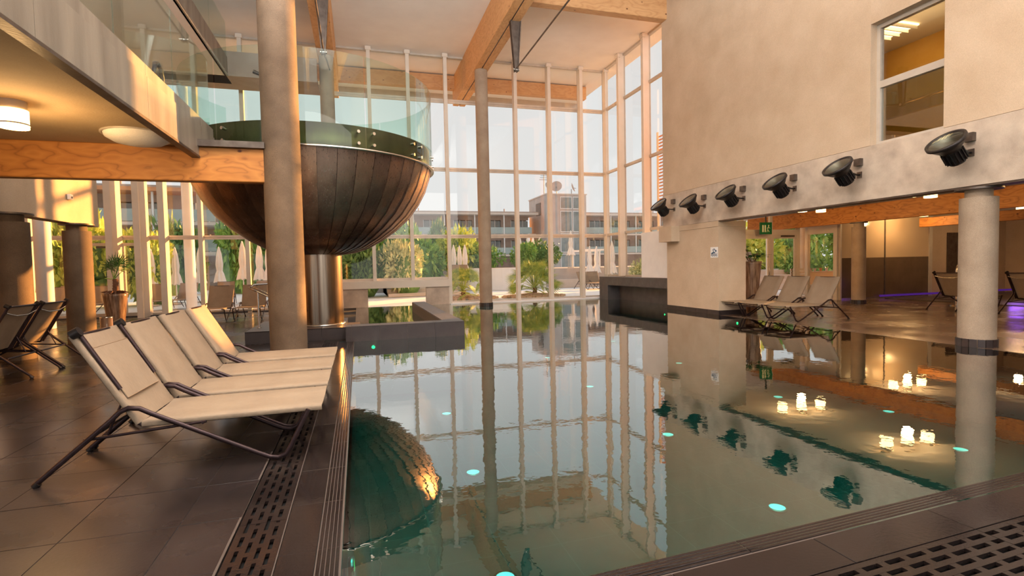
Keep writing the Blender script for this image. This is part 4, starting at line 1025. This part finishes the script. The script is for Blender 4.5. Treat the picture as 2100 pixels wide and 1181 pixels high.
MB().lathe([(.13, 0), (.13, .45), (.11, .45), (.11, .1)], n=24, capb=True).build('body', 'pot', bn2); MB().lathe([(.132, .44), (.136, .46), (.11, .46)], n=24).build('rim', 'steel', bn2)

# pergola frame by the return glazing
pgx = upx(1215, 35)
pe = empty('white_pergola', (pgx, 35, 0), 0, 'small white pergola frame beyond the right end of the glazing', 'pergola')
for a in (-1, 1):
    for b in (-1, 1): bx('post', 'white_paint', a*1.1-.05, a*1.1+.05, b-.05, b+.05, 0, 2.5, pe)
for a in (-1, 1): bx('rail', 'white_paint', -1.2, 1.2, a-.05, a+.05, 2.5, 2.62, pe)

# ------------------------------------------------------------------ buildings
win_me = None
def building(name, x0, nb, bw, y, zs, label, group=None, rust=False, rz=0):
    B = empty(name, (x0, y, 0), rz, label, 'building', group)
    for fi in range(len(zs)-1):
        z0, z1 = zs[fi], zs[fi+1]
        bx('floor_slab', 'slab', -.5, nb*bw+.5, -2.2, 8, z0-.25, z0, B)
        for k in range(nb):
            xx = k*bw
            bx('wall_panel', 'facade', xx, xx+bw*.36, -.1, .1, z0, z1-.25, B); bx('wall_panel', 'facade', xx+bw*.36, xx+bw, -.1, .1, z1-.85, z1-.25, B)
            for j in range(3):
                a = xx+bw*(.36+.213*j); b = a+bw*.205
                fr = bx('window_frame', 'sign_white', a, a+.10, -.06, .12, z0, z1-.85, B)
                w_ = MB().box(0, b-a-.10, 0, .04, 0, z1-.85-z0-.1).build('window_pane', 'bglass', fr, (.10-.05, 0, .0))
            bx('post', 'sign_white', xx-.07, xx+.07, -2.1, -1.96, z0, z1-.25, B)
            bx('balustrade', 'bglass2', xx+.1, xx+bw-.1, -2.08, -2.04, z0+.05, z0+1.0, B)
    zt = zs[-1]
    bx('roof_slab', 'rust' if rust else 'slab', -.8, nb*bw+.8, -2.6, 8, zt-.25, zt+.05, B)
    bx('roof_edge', 'facade', -.8, nb*bw+.8, -2.6, -2.5, zt+.05, zt+.2, B)
    bx('core_wall', 'facade', -.2, nb*bw+.2, 1.5, 8, 0, zt-.25, B)
    for k in range(0, nb, 1):
        if k % 3 != 2: MB().tube([(k*bw+1.2, 2, zt), (k*bw+1.2, 2, zt+1.1)], .09, 6).build('vent_pipe', 'facade', B)
    return B
M['bglass'] = mottled('far_window_glass', (.14, .17, .17), (.34, .38, .38), .5, .12, 0)
M['bglass2'] = mottled('far_balustrade_glass', (.30, .38, .37), (.42, .48, .47), .4, .2, 0)
building('hotel_wing', -5.6, 7, 4.4, 76, (3.3, 6.3, 9.35), 'hotel wing with balconies across the garden, left of the stair tower')
building('hotel_wing', 33.8, 5, 4.4, 76, (3.3, 6.3, 9.35), 'hotel wing with balconies across the garden, right of the stair tower')
building('hotel_side_wing', -33, 5, 4.4, 48, (3.2, 5.6, 8.2), 'nearer hotel wing with terracotta roof edge at the far left', rust=True, rz=math.radians(4))
T = empty('stair_tower', (28.6, 71.5, 0), 0, 'grey stair tower with tall glazing rising above the hotel roof', 'building')
bx('tower_wall', 'facade2', -2.0, 4.3, 0, 8, 0, 11.9, T); bx('tower_roof', 'slab', -2.1, 4.4, -.1, 8.1, 11.9, 12.05, T)
for i in range(2):
    for j, (z0, z1) in enumerate(((9.8, 11.6), (6.4, 9.5), (3.4, 6.2), (.5, 3.2))):
        f = bx('window_frame', 'sign_white', .1+i*2, 1.95+i*2, -.12, -.02, z0, z1, T); MB().box(-.84, .84, -.07, -.055, .1, z1-z0-.1).build('window_pane', 'bglass', f)
bx('vent_louvre', 'gunmetal', -2.06, -2.0, 2.4, 4.6, 9.2, 11.0, T)
def dish(x, y, z, r, label, az):
    d = empty('satellite_dish', (x, y, z), az, label, 'satellite dish', 'dishes on the stair tower')
    MB().tube([(0, 0, 0), (0, 0, .9)], .05, 6).build('mast', 'gunmetal', d)
    mt = Matrix.Translation((0, -.1, 1.1)) @ Matrix.Rotation(math.radians(70), 4, 'X')
    MB().lathe([(.001, 0), (r*.5, .05), (r, .2)], n=20, mat=mt).build('reflector', 'facade2', d); MB().tube([(0, -.1, 1.1), (0, -.7, 1.0)], .03, 5).build('feed_arm', 'gunmetal', d)
dish(27.0, 72, 12.05, .55, 'small satellite dish on the left corner of the stair tower', .2); dish(28.6, 72.5, 12.05, .85, 'largest satellite dish on the stair tower', -.5)
dish(31.2, 73, 12.05, .7, 'satellite dish right of the middle on the stair tower', 1.2)
an = empty('antenna', (26.8, 73, 12.05), 0, 'thin branched antenna on the stair tower', 'antenna'); MB().tube([(0, 0, 0), (0, 0, 3.2)], .05, 6).build('mast', 'gunmetal', an)
for k in range(4): MB().tube([(-.7+.1*k, 0, 2.2+.3*k), (.7-.1*k, 0, 2.2+.3*k)], .03, 5).build('rod', 'gunmetal', an)
